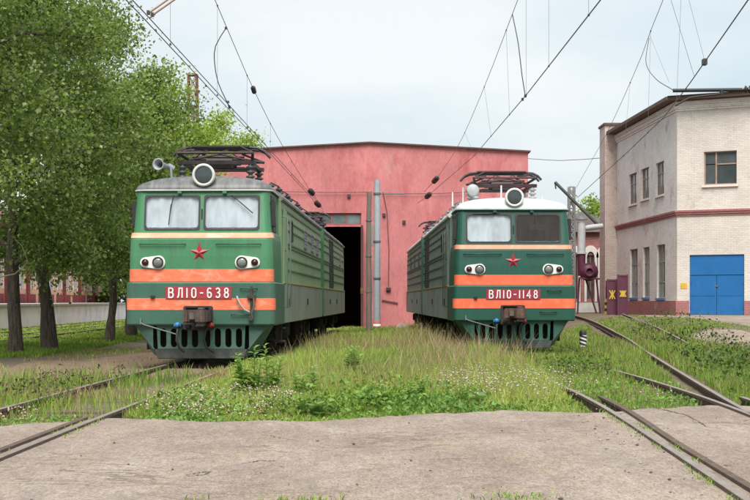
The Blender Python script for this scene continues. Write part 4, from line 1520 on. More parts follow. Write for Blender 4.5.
        for (ya, yb, za, zb, kind) in spans[s]:
            def sp_(y, z, off, s=s):
                hw = 1.53 if z < 3 else 1.53 - 0.025 * (z - 3) / 0.66
                return (s * (hw + off), y, z)
            fr = MB()
            ring(fr, rounded(ya, yb, za, zb, 0.04, 3), rounded(ya + 0.05, yb - 0.05, za + 0.05, zb - 0.05, 0.03, 3), sp_, -0.01, 0.025)
            if kind == 'window':
                w = fr.build('body_window', rubber, L)
                g = MB()
                sheet(g, rounded(ya + 0.04, yb - 0.04, za + 0.04, zb - 0.04, 0.03, 3), sp_, 0.006)
                g.build('pane', mat('body_window_glass', (0.05, 0.055, 0.055), 0.15, 0.3), w)
            else:
                mm = pal['louvre'] if kind == 'louvre' else dark
                w = fr.build('louvre_grille' if kind == 'louvre' else 'intake_grille', mm, L)
                n = max(4, int((zb - za) / 0.09))
                for i in range(n):
                    z = za + 0.06 + (zb - za - 0.12) * (i + 0.5) / n
                    sl = MB()
                    sl.add([sp_(ya + 0.05, z - 0.04, 0.018), sp_(yb - 0.05, z - 0.04, 0.018), sp_(yb - 0.05, z + 0.035, 0.004), sp_(ya + 0.05, z + 0.035, 0.004)], [(0, 1, 2, 3)])
                    sl.build('slat', mm, w)
    # small boxes, stencil plates on the lower side
    for s in (-1, 1):
        for y in (3.6, 9.5, 20.5, 25.0):
            b = MB()
            b.box((s * 1.58 - 0.02, y, 1.25), (s * 1.58 + 0.02, y + 0.22, 1.42))
            b.build('side_socket', dark, L, bevel=0.01)
    # bellows between the sections
    bw = MB()
    for k in range(7):
        y = S1 + 0.01 + (GAP - S1 - 0.02) * k / 7
        g = 0.05 if k % 2 else 0.0
        bw.box((-1.42 + g, y, 1.0 + g), (1.42 - g, y + (GAP - S1 - 0.02) / 7 - 0.004, 3.72 - g))
    bw.build('gangway_bellows', dark, L)
    for s in (-1, 1):
        x0, x1 = sorted((s * 1.46, s * 1.585))
        MB().box((x0, GAP - 0.16, 0.9), (x1, GAP + 0.12, 3.74)).build('gangway_frame', pal['bellows'], L, bevel=0.01)
    # roof
    rf = MB()
    loft(rf, [(3.718, 1.47, 0.29, 0.3), (3.75, 1.475, 0.285, 0.3), (3.82, 1.44, 0.31, 0.32), (3.90, 1.35, 0.38, 0.38), (3.97, 1.20, 0.5, 0.45),
              (4.03, 0.98, 0.68, 0.5), (4.075, 0.7, 0.95, 0.5), (4.10, 0.4, 1.3, 0.38)], 2.1, smooth=True)
    roof = rf.build('cab_roof', pal['roof'], L)
    gt = MB()
    pts = outline(1.475, 0.283, 0.3, 2.0, (), ())
    gt.tube([(x, y, 3.716) for x, y in pts], 0.02, n=6)
    gt.build('rain_gutter', pal['gutter'], roof)
    for (ya, yb) in ((2.1, S1), (GAP, S2)):
        mr = MB()
        arch = [(-1.54, 3.62), (-1.55, 3.68), (-1.45, 3.82), (-1.2, 3.97), (-0.85, 4.06), (-0.4, 4.10), (0.4, 4.10), (0.85, 4.06), (1.2, 3.97), (1.45, 3.82), (1.55, 3.68), (1.54, 3.62)]
        mr.prism([(x, 0, z) for x, z in arch], (0, ya, 0), (0, yb, 0))
        r2 = mr.build('main_roof', pal['roof'], L)
        for s in (-1, 1):
            g = MB()
            g.bar((s * 1.555, ya, 3.665), (s * 1.555, yb, 3.665), 0.03, 0.05)
            g.build('rain_gutter', pal['roof'], r2)
        y = ya + 0.9
        while y < yb - 0.5:
            sm = MB()
            sm.prism([(x, 0, z + 0.012) for x, z in arch[1:-1]], (0, y, 0), (0, y + 0.05, 0))
            sm.build('roof_seam', pal['roof'], r2)
            y += 2.3
    # headlight
    M = Matrix.Translation((0.03, 0.52, 4.04)) @ Matrix.Rotation(math.pi / 2, 4, 'X')
    hl = MB().lathe([(0.19, -0.25), (0.225, 0.0), (0.245, 0.24), (0.245, 0.27), (0.2, 0.285), (0.185, 0.26), (0.18, 0.2)], M, n=28)
    h = hl.build('headlight', pal['lamp_ring'], L)
    rfl = MB().lathe([(0.18, 0.21), (0.15, 0.15), (0.08, 0.1), (0.015, 0.09)], M, n=24)
    rfl.build('reflector', mat('lamp_reflector', (0.16, 0.165, 0.16), 0.2, metal=0.85), h)
    lens = MB().lathe([(0.184, 0.245), (0.13, 0.262), (0.06, 0.27), (0.004, 0.272)], M, n=24)
    lens.build('lens', glass_mat('lamp_lens', clear=0.85, dirt=(0.10, 0.11, 0.10)), h)
    bs = MB()
    bs.box((-0.1, 0.42, 3.78), (0.16, 0.62, 3.92))
    bs.build('lamp_bracket', pal['roof'], h, bevel=0.02)
    # marker light pairs
    for s in (-1, 1):
        bz, cxo = 2.17, s * 0.88
        Lc, Sc = s * 0.88, s * 1.15
        if s < 0:
            Lc, Sc = -0.90, -1.17
        poly = _arc(min(Lc, Sc), bz, 0.15 if abs(min(Lc, Sc)) < 1 else 0.11, 0.15 if abs(min(Lc, Sc)) < 1 else 0.11, 100, 260, 10) + \
               _arc(max(Lc, Sc), bz, 0.15 if abs(max(Lc, Sc)) < 1 else 0.11, 0.15 if abs(max(Lc, Sc)) < 1 else 0.11, -80, 80, 10)
        hb = MB()
        slab(hb, poly, lambda x, z, off: (x, 0.055 - off, z), 0.0, 0.05)
        mk = hb.build('marker_light', pal['marker'], L, bevel=0.012)
        for (cx, r, mm, nm) in ((Lc, 0.10, mat('marker_clear', (0.16, 0.17, 0.16), 0.12, 0.3), 'clear_lens'), (Sc, 0.062, mat('marker_red', (0.05, 0.008, 0.008), 0.15, 0.2), 'red_lens')):
            M2 = Matrix.Translation((cx, 0.004, bz)) @ Matrix.Rotation(math.pi / 2, 4, 'X')
            MB().lathe([(r * 1.18, 0.0), (r * 1.18, 0.03), (r, 0.035), (r, 0.02)], M2, n=20).build('lamp_rim', rubber, mk)
            MB().lathe([(r, 0.012), (r * 0.8, 0.03), (r * 0.45, 0.042), (0.004, 0.046)], M2, n=20).build(nm, mm, mk)
    # star
    star_mesh(-0.03, 2.37, 0.235, 0.095, 0.06, lambda x, z, off: (x, 0.07 - off, z)).build('star', pal['star'], L)
    # painted bands: thin plates bent round the corners
    def band(z0, z1, lev, m, name, back):
        mb = MB()
        rows = []
        for z in (z0, z1):
            if lev == 'low':
                hw, yf, r = 1.58, 0.0, 0.12
            else:
                _, hw, yf, r = upper_at(z)
            rows.append([(x, y, z) for x, y in outline(hw + 0.005, yf - 0.005, r, yf + r + back, (), ())])
        n = len(rows[0])
        mb.add(rows[0] + rows[1], [(k, k + 1, n + k + 1, n + k) for k in range(n - 1)])
        return mb.build(name, m, L)
    band(1.165, 1.415, 'low', pal['stripe'], 'orange_band', 0.02)
    band(1.765, 2.03, 'up', pal['stripe'], 'orange_band', 0.05)
    band(2.695, 2.80, 'up', pal['stripe_top'], 'orange_band', 0.25)
    # number plate
    pl = MB()
    pl.box((-0.735, -0.022, 1.395), (0.665, -0.008, 1.66))
    plate = pl.build('number_plate', pal['plate'], L, bevel=0.004)
    chars = char_meshes(number, 0.195, 0.0275, lambda x, z, off: (x, -0.0225 - off, 1.43 + z), -0.675 if len(number) < 9 else -0.66, 1.28 if len(number) < 9 else 1.25)
    for cm in chars:
        cm.build('character', pal['letters'], plate)
    # coupler
    cp = MB()
    cp.box((-0.36, -0.03, 0.74), (0.27, 0.06, 1.25))
    coup = cp.build('coupler', pal['coupler'], L, bevel=0.02)
    hd = MB()
    top = [(-0.13, 0.0), (-0.16, -0.25), (-0.30, -0.36), (-0.31, -0.46), (-0.24, -0.47), (-0.19, -0.40), (-0.08, -0.34), (-0.02, -0.42), (-0.03, -0.62), (0.06, -0.68), (0.17, -0.66), (0.23, -0.5), (0.2, -0.28), (0.1, 0.0)]
    hd.prism([(x, y, 0) for x, y in top], (0, 0, 0.90), (0, 0, 1.17))
    hd.build('coupler_head', pal['coupler_head'], coup, bevel=0.025)
    lk = MB()
    lk.box((-0.17, -0.45, 0.96), (-0.06, -0.3, 1.11))
    lk.box((0.0, -0.60, 0.83), (0.16, -0.3, 0.9))
    lk.box((0.02, -0.55, 1.17), (0.14, -0.2, 1.215))
    lk.build('coupler_lock', pal['coupler_lock'], coup, bevel=0.015)
    h2 = MB()
    h2.box((-0.31, -0.12, 1.205), (0.18, -0.03, 1.25))
    h2.box((-0.3, -0.3, 0.79), (-0.18, -0.03, 0.86))
    h2.box((0.14, -0.34, 0.92), (0.26, -0.03, 1.16))
    h2.box((-0.05, -0.4, 0.8), (0.1, -0.2, 0.868))
    h2.build('draft_lug', pal['coupler'], coup, bevel=0.015)
    # snow plough with slots
    pw = MB()
    PX = [0.13, 0.355, 0.58, 0.805]
    cells = []
    edges = [-1.02, -0.692, -0.467, -0.243, 0.0, 0.243, 0.467, 0.692, 1.02]
    cent = [-0.805, -0.58, -0.355, -0.13, 0.13, 0.355, 0.58, 0.805]
    yp = lambda z: 0.10 + (0.84 - z) * 0.05
    for k, cx in enumerate(cent):
        x0, x1, z0, z1 = edges[k], edges[k + 1], 0.34, 0.845
        hole = _arc(cx, 0.70, 0.066, 0.075, 0, 180, 6) + _arc(cx, 0.44, 0.066, 0.07, 180, 360, 6)
        out = []
        cz = 0.57
        for (hx, hz) in hole:
            dx, dz = hx - cx, hz - cz
            t = 1e9
            if dx > 1e-9: t = min(t, (x1 - cx) / dx)
            if dx < -1e-9: t = min(t, (x0 - cx) / dx)
            if dz > 1e-9: t = min(t, (z1 - cz) / dz)
            if dz < -1e-9: t = min(t, (z0 - cz) / dz)
            out.append((cx + dx * t, cz + dz * t))
        n = len(hole)
        vs_ = [(x, yp(z), z) for x, z in hole] + [(x, yp(z), z) for x, z in out] + [(x, yp(z) + 0.05, z) for x, z in hole]
        fs = []
        for i in range(n):
            j = (i + 1) % n
            fs += [(i, j, n + j, n + i), (i, 2 * n + i, 2 * n + j, j)]
        pw.add(vs_, fs)
        for (qx, qz) in ((x0, z0), (x1, z0), (x1, z1), (x0, z1)):    # close the cell corners
            near = sorted(range(n), key=lambda i: (out[i][0] - qx) ** 2 + (out[i][1] - qz) ** 2)
            a = [i for i in near if abs(out[i][0] - qx) < 1e-6]
            b = [i for i in near if abs(out[i][1] - qz) < 1e-6]
            if a and b:
                pw.add([(*[out[a[0]][0]], yp(out[a[0]][1]), out[a[0]][1]), (qx, yp(qz), qz), (out[b[0]][0], yp(out[b[0]][1]), out[b[0]][1])], [(0, 1, 2)])
    for s in (-1, 1):
        pw.add([(s * 1.02, yp(0.845), 0.845), (s * 1.42, yp(0.845) + 0.05, 0.845), (s * 0.99, yp(0.34), 0.34), (s * 1.02, yp(0.34), 0.34)], [(0, 1, 2, 3)])
        pw.add([(s * 1.42, yp(0.845) + 0.05, 0.845), (s * 1.50, 0.75, 0.845), (s * 1.12, 0.75, 0.2), (s * 0.93, yp(0.18), 0.18), (s * 0.99, yp(0.34), 0.34)], [(0, 1, 2, 3, 4)])
    plough = pw.build('snow_plough', pal['plough'], L)
    lo = MB()
    lo.prism([(-0.985, 0, 0.335), (0.985, 0, 0.335), (0.92, 0, 0.13), (-0.92, 0, 0.13)], (0, 0.085, 0), (0, 0.16, 0))
    lo.build('plough_blade', pal['plough_low'], plough, bevel=0.012)
    bkp = MB()
    bkp.box((-1.3, 0.9, 0.3), (1.3, 0.95, 0.84))
    bkp.build('plough_backing', dark, plough)
    # hoses and levers
    for (x, zt, col, dirx) in ((-0.5, 0.83, 'valve_blue', 0.12), (0.2, 0.83, 'valve_red', 0.12)):
        hs = MB()
        if x < 0:
            pts = [(x + 0.05, -0.06, zt), (x + 0.03, -0.12, zt - 0.12), (x + 0.02, -0.16, zt - 0.3), (x + 0.08, -0.15, zt - 0.46), (x + 0.17, -0.08, zt - 0.55)]
        else:
            pts = [(x, -0.08, zt), (x - 0.07, -0.13, zt - 0.1), (x - 0.1, -0.16, zt - 0.28), (x - 0.06, -0.15, zt - 0.44), (x + 0.1, -0.06, zt - 0.56)]
        hs.tube(pts, 0.027, n=8)
        hose = hs.build('brake_hose', rubber, L)
        v = MB()
        M3 = Matrix.Translation((x + 0.03, -0.08, zt + 0.02)) @ Matrix.Rotation(math.pi / 2, 4, 'X')
        v.lathe([(0.05, -0.08), (0.06, -0.02), (0.055, 0.06), (0.02, 0.075)], M3, n=10)
        v.box((x - 0.05, -0.09, zt - 0.01), (x + 0.1, -0.05, zt + 0.05))
        v.build('valve', mat(col, (0.03, 0.16, 0.36) if 'blue' in col else (0.28, 0.03, 0.04), 0.5), hose)
    lv = MB()
    lv.tube([(-1.26, -0.05, 0.90), (-1.2, -0.09, 0.86), (-0.45, -0.12, 0.64)], 0.016, n=6)
    lv.tube([(-1.26, -0.02, 0.98), (-1.26, -0.06, 0.86)], 0.02, n=6)
    lv.build('uncoupling_lever', mat('lever_grey', (0.1, 0.11, 0.11), 0.6), L)
    for (x0, x1, z) in ((-1.3, -0.33, 2.56), (0.33, 1.27, 2.56)):
        hr = MB()
        hr.tube([(x0, 0.07, z), (x0, 0.02, z), (x1, 0.02, z), (x1, 0.07, z)], 0.013, n=6)
        hr.build('handrail', pal['frail'], L)
    for (x0, x1, z) in ((0.66, 1.08, 1.07), (0.85, 1.2, 1.62)):
        hr = MB()
        hr.tube([(x0, 0.0, z), (x0, -0.05, z), (x1, -0.05, z), (x1, 0.0, z)], 0.014, n=6)
        hr.build('step_rail', pal['frail'], L)
    for x in (-1.0, ):
        b = MB()
        b.box((x - 0.05, -0.06, 1.41), (x + 0.04, 0.0, 1.47))
        b.build('lamp_hook', dark, L, bevel=0.008)
    if opts['jumper']:
        jb = MB()
        jb.box((1.06, -0.06, 0.95), (1.11, 0.0, 1.66))
        jb.box((1.0, -0.1, 1.4), (1.18, 0.0, 1.48))
        jb.box((1.03, -0.11, 0.93), (1.13, -0.02, 1.05))
        jmp = jb.build('jumper_bracket', rust, L, bevel=0.008)
        jc = MB()
        jc.tube([(0.78, -0.02, 1.45), (0.8, -0.08, 1.4), (0.86, -0.09, 1.28), (0.95, -0.1, 1.17), (1.05, -0.08, 1.12)], 0.022, n=7)
        jc.build('cable', mat('cable_grey', (0.3, 0.28, 0.27), 0.7), jmp)
        jc = MB()
        jc.tube([(1.14, -0.08, 1.42), (1.15, -0.12, 1.25), (1.1, -0.12, 1.1), (1.12, -0.1, 0.98)], 0.022, n=7)
        jc.build('cable', mat('cable_dark', (0.08, 0.07, 0.07), 0.7), jmp)
    # horn
    hx = opts['horn_x']
    if opts['horn'] == 'trumpet':
        M = Matrix.Translation((hx, 1.2, 4.33)) @ Matrix.Rotation(math.radians(90), 4, 'X') @ Matrix.Rotation(math.radians(-14), 4, 'Y')
        hn = MB().lathe([(0.03, -0.4), (0.05, -0.1), (0.075, 0.12), (0.13, 0.3), (0.135, 0.31), (0.1, 0.29), (0.05, 0.12), (0.02, 0.0)], M, n=20)
        horn = hn.build('horn', mat('horn_grey', (0.25, 0.27, 0.29), 0.45), L)
        MB().tube([(hx + 0.14, 1.45, 3.9), (hx + 0.12, 1.42, 4.3)], 0.03, n=7).build('horn_post', mat('horn_grey', (0.25, 0.27, 0.29)), horn)
        MB().tube([(hx + 0.16, 1.5, 4.28), (hx + 0.05, 1.45, 4.35)], 0.07, n=8).build('horn_body', mat('horn_grey', (0.25, 0.27, 0.29)), horn)
    else:
        M = Matrix.Translation((hx, 1.2, 4.28)) @ Matrix.Rotation(math.radians(90), 4, 'X')
        hn = MB().lathe([(0.05, -0.2), (0.10, -0.05), (0.165, 0.06), (0.172, 0.075), (0.12, 0.1), (0.01, 0.115)], M, n=22)
        horn = hn.build('horn', mat('horn_white', (0.36, 0.38, 0.385), 0.5), L)
        MB().tube([(hx, 1.25, 3.8), (hx, 1.25, 4.2)], 0.03, n=7).build('horn_post', mat('horn_white', (0.36, 0.38, 0.385)), horn)
    # roof gear
    make_pantograph(L, 2.3, pal['panto'], pal['panto_ins'], pal['collector'])
    make_pantograph(L, 27.6, pal['panto'], pal['panto_ins'], pal['collector'])
    sgn = opts['gear_side']
    ys = [4.9, 6.1, 7.3, 8.6, 10.2, 12.0, 14.0, 18.5, 20.5, 23.0]
    tops = []
    for i, y in enumerate(ys):
        x = sgn * (1.02 + 0.08 * (i % 2))
        ins = make_insulator(L, (x, y, 3.93), 0.3, pal['gear'], r=0.1, n_sheds=3, name='roof_insulator')
        tops.append((x, y, 4.25))
    bb = MB()
    bb.tube(tops, 0.018, n=6)
    bb.build('roof_busbar', pal['gear'], L)
    for i, (x, y, w, d, h_) in enumerate(opts['roof_boxes']):
        rb = MB()
        rb.box((x - w / 2, y - d / 2, 3.85), (x + w / 2, y + d / 2, 4.1 + h_))
        rb.build('roof_box', pal['roof'], L, bevel=0.02)
    for (x, y, h_) in opts['aerials']:
        MB().tube([(x, y, 3.85), (x, y, 4.0 + h_)], [0.03, 0.022], n=7).build('aerial_post', mat('aerial_white', (0.6, 0.61, 0.6), 0.5), L)
    for cy in (4.6, 12.2, 21.0, 28.6):
        make_bogie(L, cy, dark, rust)
    ub = MB()
    ub.box((-1.2, 2.6, 0.78), (1.2, S1, 0.845))
    ub.box((-1.2, GAP, 0.78), (1.2, S2, 0.845))
    ub.box((-1.1, 7.2, 0.4), (1.1, 9.6, 0.8))
    ub.box((-1.1, 23.6, 0.4), (1.1, 26.0, 0.8))
    ub.build('underframe', dark, L, bevel=0.02)
    return L

STRIPE_L = mat('band_orange_faded', (0.68, 0.155, 0.07), 0.6, 0.18, 5, stain=(0.66, 0.37, 0.28), stain_amt=0.8, stain_scale=2.8, stretch=(1, 1, 2), runs=(0.3, 0.1, 0.06), runs_amt=0.6, runs_scale=(10, 10, 6))
STRIPE_LT = mat('band_salmon', (0.72, 0.33, 0.2), 0.55, 0.15, 4, stain=(0.78, 0.6, 0.5), stain_amt=0.7, stain_scale=1.6, stretch=(1, 1, 2))
STRIPE_R = mat('band_orange', (0.70, 0.125, 0.052), 0.55, 0.1, 6, stain=(0.66, 0.24, 0.15), stain_amt=0.6, stain_scale=4, runs=(0.35, 0.09, 0.05), runs_amt=0.5, runs_scale=(12, 12, 5))
STRIPE_RT = mat('band_orange_light', (0.72, 0.24, 0.13), 0.5, 0.1, 6, stain=(0.72, 0.42, 0.32), stain_amt=0.6, stain_scale=3)
dirt_g = (0.10, 0.12, 0.085)
PAL_L = dict(
    front=mat('paint_green', (0.045, 0.178, 0.080), 0.4, 0.16, 2.6, stain=(0.09, 0.195, 0.11), stain_amt=0.7, stain_scale=2.0, stretch=(1.4, 1, 0.25), fine=0.09, runs=(0.09, 0.085, 0.06), runs_amt=0.55, runs_scale=(7, 7, 0.5), runs_at=(0.58, 0.76)),
    lower=mat('paint_green_lower', (0.036, 0.108, 0.074), 0.45, 0.12, 2.2, stain=(0.085, 0.10, 0.07), stain_amt=0.75, stain_scale=2.4, stretch=(1, 1, 0.4), fine=0.08, runs=(0.06, 0.05, 0.042), runs_amt=0.7, runs_scale=(6, 6, 0.8), runs_at=(0.56, 0.74)),
    side=mat('paint_green_faded', (0.225, 0.33, 0.18), 0.6, 0.14, 1.2, stain=(0.13, 0.25, 0.12), stain_amt=0.6, stain_scale=0.7, stretch=(1, 0.6, 0.5)),  # upper and lower side colours lightened to lift the unlit flank
    side_low=mat('paint_grey_green', (0.235, 0.255, 0.205), 0.65, 0.14, 1.1, stain=(0.10, 0.13, 0.09), stain_amt=0.7, stain_scale=0.8, stretch=(1, 0.8, 0.6)),
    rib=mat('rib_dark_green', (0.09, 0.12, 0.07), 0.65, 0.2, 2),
    roof=mat('roof_grey_streaked', (0.125, 0.128, 0.127), 0.5, 0.45, 3.5, stain=(0.03, 0.03, 0.029), stain_amt=0.95, stain_scale=2.2, stretch=(2.4, 0.5, 0.5), bump=0.08),
    gutter=mat('gutter_pale', (0.42, 0.43, 0.41), 0.6),
    yellow=mat('line_yellow', (0.36, 0.25, 0.09), 0.6, 0.2),
    bellows=mat('bellows_green', (0.022, 0.12, 0.045), 0.7, 0.2),
    louvre=mat('louvre_lilac', (0.2, 0.18, 0.2), 0.7, 0.2),
    stripe=STRIPE_L, stripe_top=STRIPE_LT,
    plate=mat('plate_red', (0.30, 0.028, 0.038), 0.45, 0.15, 6),
    letters=mat('letter_white', (0.70, 0.67, 0.64), 0.5, 0.06),
    star=mat('star_red', (0.30, 0.02, 0.035), 0.4, 0.12, 8),
    marker=mat('marker_white', (0.66, 0.66, 0.63), 0.45, 0.08),
    lamp_ring=mat('lamp_ring', (0.5, 0.51, 0.49), 0.5, 0.1),
    coupler=mat('coupler_black', (0.03, 0.026, 0.024), 0.75, 0.4, 8, bump=0.3),
    coupler_lock=mat('coupler_lock_worn', (0.09, 0.085, 0.08), 0.6, 0.3, 8),
    coupler_head=mat('coupler_rust', (0.075, 0.05, 0.042), 0.75, 0.4, 8, bump=0.3),
    plough=mat('plough_green', (0.045, 0.108, 0.08), 0.6, 0.2, 3, stain=(0.10, 0.11, 0.095), stain_amt=0.8, stain_scale=3),
    plough_low=mat('plough_blade_black', (0.028, 0.032, 0.031), 0.7, 0.4, 5, stain=(0.075, 0.078, 0.072), stain_amt=0.6, stain_scale=5),
    frail=mat('rail_dark_green', (0.03, 0.07, 0.04), 0.5),
    rail=mat('rail_grey_green', (0.09, 0.13, 0.10), 0.5),
    blind=mat('blind_white', (0.40, 0.44, 0.475), 0.9, 0.25, 2, stretch=(2.0, 1, 0.8)),
    panto=mat('panto_black', (0.035, 0.024, 0.024), 0.6, 0.4, 6, stain=(0.12, 0.035, 0.035), stain_amt=0.7, stain_scale=3),
    panto_ins=mat('insulator_black', (0.06, 0.06, 0.058), 0.4),
    collector=mat('collector_black', (0.03, 0.028, 0.028), 0.55),
    gear=mat('gear_black', (0.035, 0.034, 0.036), 0.5),
)
PAL_R = dict(PAL_L)
PAL_R.update(
    front=mat('paint_dark_green', (0.0105, 0.072, 0.05), 0.4, 0.10, 2.2, stain=(0.028, 0.088, 0.066), stain_amt=0.6, stain_scale=2.0, stretch=(1.4, 1, 0.25), fine=0.09, runs=(0.045, 0.06, 0.05), runs_amt=0.55, runs_scale=(7, 7, 0.5), runs_at=(0.58, 0.76)),
    lower=mat('paint_dark_green_lower', (0.0105, 0.068, 0.045), 0.42, 0.12, 2.2, stain=(0.03, 0.06, 0.045), stain_amt=0.4, stain_scale=2, stretch=(1, 1, 0.4), fine=0.05),
    side=mat('paint_slate_green', (0.16, 0.20, 0.175), 0.6, 0.14, 1.2, stain=(0.05, 0.085, 0.07), stain_amt=0.6, stain_scale=0.8, stretch=(1, 0.6, 0.5)),  # slate sides, upper and lower, paled because little light reaches them
    side_low=mat('paint_slate', (0.205, 0.22, 0.21), 0.65, 0.14, 1.1, stain=(0.06, 0.08, 0.07), stain_amt=0.6, stain_scale=0.9),
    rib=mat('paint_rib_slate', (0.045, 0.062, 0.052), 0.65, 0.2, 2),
    roof=mat('roof_white', (0.49, 0.515, 0.52), 0.5, 0.08, 3.0, stain=(0.30, 0.31, 0.31), stain_amt=0.65, stain_scale=2.0, stretch=(2, 0.5, 0.5)),
    gutter=mat('gutter_green_dark', (0.012, 0.06, 0.045), 0.5),
    yellow=mat('line_ochre', (0.30, 0.2, 0.07), 0.6, 0.2),
    bellows=mat('bellows_dark_green', (0.015, 0.085, 0.06), 0.7, 0.2),
    louvre=mat('louvre_slate', (0.06, 0.07, 0.065), 0.7, 0.2),
    stripe=STRIPE_R, stripe_top=STRIPE_RT,
    plate=mat('plate_dark_red', (0.26, 0.022, 0.04), 0.45, 0.15, 6),
    lamp_ring=mat('lamp_ring_white', (0.62, 0.64, 0.64), 0.5, 0.08),
    coupler_head=mat('coupler_brown', (0.10, 0.055, 0.038), 0.75, 0.4, 8, bump=0.3),
    plough=mat('plough_dark_green', (0.02, 0.09, 0.065), 0.55, 0.2, 3, stain=(0.07, 0.09, 0.08), stain_amt=0.6, stain_scale=3),
    frail=mat('rail_black_green', (0.008, 0.03, 0.022), 0.5),
    rail=mat('rail_slate', (0.06, 0.085, 0.075), 0.5),
    panto=mat('panto_brown', (0.05, 0.025, 0.028), 0.6, 0.4, 6, stain=(0.14, 0.04, 0.045), stain_amt=0.6, stain_scale=3),
    panto_ins=mat('insulator_grey', (0.36, 0.36, 0.35), 0.5),
    collector=mat('collector_brown', (0.04, 0.028, 0.028), 0.55),
    gear=mat('gear_grey', (0.22, 0.22, 0.22), 0.5),
)
g_milky = glass_mat('windscreen_glass', tint=(0.96, 0.98, 0.99), clear=0.93, dirt=(0.6, 0.62, 0.63))
g_clear = glass_mat('windscreen_clear', tint=(0.97, 0.97, 0.97), clear=0.92, dirt=(0.14, 0.11, 0.09))
gaps_vis = [(4.55, 5.1, 2.8, 3.32, 'window'), (8.9, 9.9, 2.78, 3.3, 'louvre'), (11.6, 12.6, 2.78, 3.3, 'louvre'), (13.9, 14.9, 2.78, 3.3, 'louvre'),
            (20.9, 23.4, 1.84, 3.54, 'grille'), (28.0, 29.0, 2.78, 3.3, 'louvre')]
gaps_other = [(12.6, 15.2, 1.84, 3.54, 'grille'), (5.2, 5.7, 2.8, 3.32, 'window'), (19.5, 20.3, 2.75, 3.3, 'louvre'), (23.2, 24.0, 2.75, 3.3, 'louvre'), (27.0, 27.8, 2.75, 3.3, 'louvre')]
OPT_L = dict(glass=[g_milky, g_milky], blind=[True, True], blind_gap=0.05, jumper=True, horn='trumpet', horn_x=-0.98, gear_side=1,
             wiper=[((-0.62, 3.62), (-0.68, 3.2), (0.02, 0.22)), ((0.63, 3.62), (0.95, 3.35), (0.14, -0.12))],
             gaps_right=gaps_vis, gaps_left=gaps_other, roof_boxes=[(-0.2, 6.6, 1.0, 1.4, 0.05), (-0.1, 10.5, 1.2, 2.2, 0.12), (0.2, 20.0, 1.2, 2.5, 0.12)], aerials=[])
OPT_R = dict(glass=[g_milky, g_clear], blind=[True, False], blind_gap=0.0, jumper=False, horn='disc', horn_x=-0.98, gear_side=-1,
             wiper=[((-0.35, 3.64), (-0.85, 3.62), (0.2, 0.004)), ((0.63, 3.64), (0.58, 3.48), (0.02, 0.1))],
             gaps_right=gaps_vis, gaps_left=gaps_other, roof_boxes=[(-0.3, 6.6, 1.0, 1.4, 0.1), (0.1, 10.5, 1.2, 2.2, 0.15), (-0.4, 18.6, 0.8, 0.8, 0.35)],
             aerials=[(-1.05, 3.6, 0.55), (-0.9, 10.0, 0.9), (1.05, 2.6, 0.38), (-0.25, 0.9, 0.4)])
loco_left = make_loco('left', (-3.69, 30.8, 0), -math.atan(0.0258), 'ВЛ10-638', PAL_L, OPT_L,
                      'bright green electric locomotive with grey roof and faded orange bands, numbered 638')
loco_right = make_loco('right', (3.588, 37.5, 0), math.atan(0.0165), 'ВЛ10-1148', PAL_R, OPT_R,
                       'dark green electric locomotive with white roof and vivid orange bands, numbered 1148')

# ------------------------------------------------------------------ street furniture: gates, posts, masts, extractor
MAROON = mat('gate_maroon', (0.085, 0.018, 0.04), 0.55, 0.15, 2)
YEL = mat('mark_yellow', (0.5, 0.33, 0.03), 0.6, 0.15)
BLK = mat('mark_black', (0.02, 0.02, 0.02), 0.6)
def gate_leaf(px0, px1, py0, py1, d, text, label):
    a, b = P(px0, py1, d), P(px1, py0, d)
    g = empty('yard_gate', ((a.x + b.x) / 2, d, a.z), 0, label, 'gate', 'maroon yard gates')
    w, h = b.x - a.x, b.z - a.z
    MB().box((-w / 2, -0.02, 0.02), (w / 2, 0.0, h - 0.04)).build('sheet_panel', MAROON, g)
    fr = MB()
    for (x0, x1, z0, z1) in ((-w / 2 - 0.03, -w / 2 + 0.05, -0.3, h), (w / 2 - 0.05, w / 2 + 0.03, -0.3, h), (-w / 2 + 0.05, w / 2 - 0.05, h - 0.1, h - 0.02), (-w / 2 + 0.05, w / 2 - 0.05, 0.03, 0.11),
                             (-w / 2 + 0.05, w / 2 - 0.05, h * 0.48, h * 0.52)):
        fr.box((x0, -0.045 + 0.002 * (z1 - z0), z0), (x1, 0.03, z1))
    fr.build('gate_frame', MAROON, g)
    cs = char_meshes(text, 0.42 if len(text) < 2 else 0.3, 0.06, lambda x, z, off: (x, -0.047 - off, h * 0.46 + z - 0.02), -w * 0.30 if len(text) > 1 else -0.15, w * 0.62 if len(text) > 1 else 0.3)
    for c_ in cs:
        c_.build('character', YEL, g)
    return g
gate_leaf(607.5, 616.8, 279, 315, 74.2, 'Ж', 'maroon sheet steel gate leaf with one yellow letter')
gate_leaf(617.8, 627.5, 274.5, 315, 73.8, 'ЖЖ', 'taller maroon sheet steel gate leaf with a row of yellow letters')
wp = empty('warning_post', (P(607, 315, 74.6).x, 74.6, 0.5), 0, 'short post with yellow and black warning stripes at the gate edge', 'post')
for k in range(6):
    MB().box((-0.12, -0.05, 0.16 * k), (0.12, 0.05, 0.16 * (k + 1) - 0.003)).build('stripe', YEL if k % 2 else BLK, wp)
MB().box((-0.08, -0.03, 0.96), (0.08, 0.03, 1.9)).build('post', MAROON, wp)

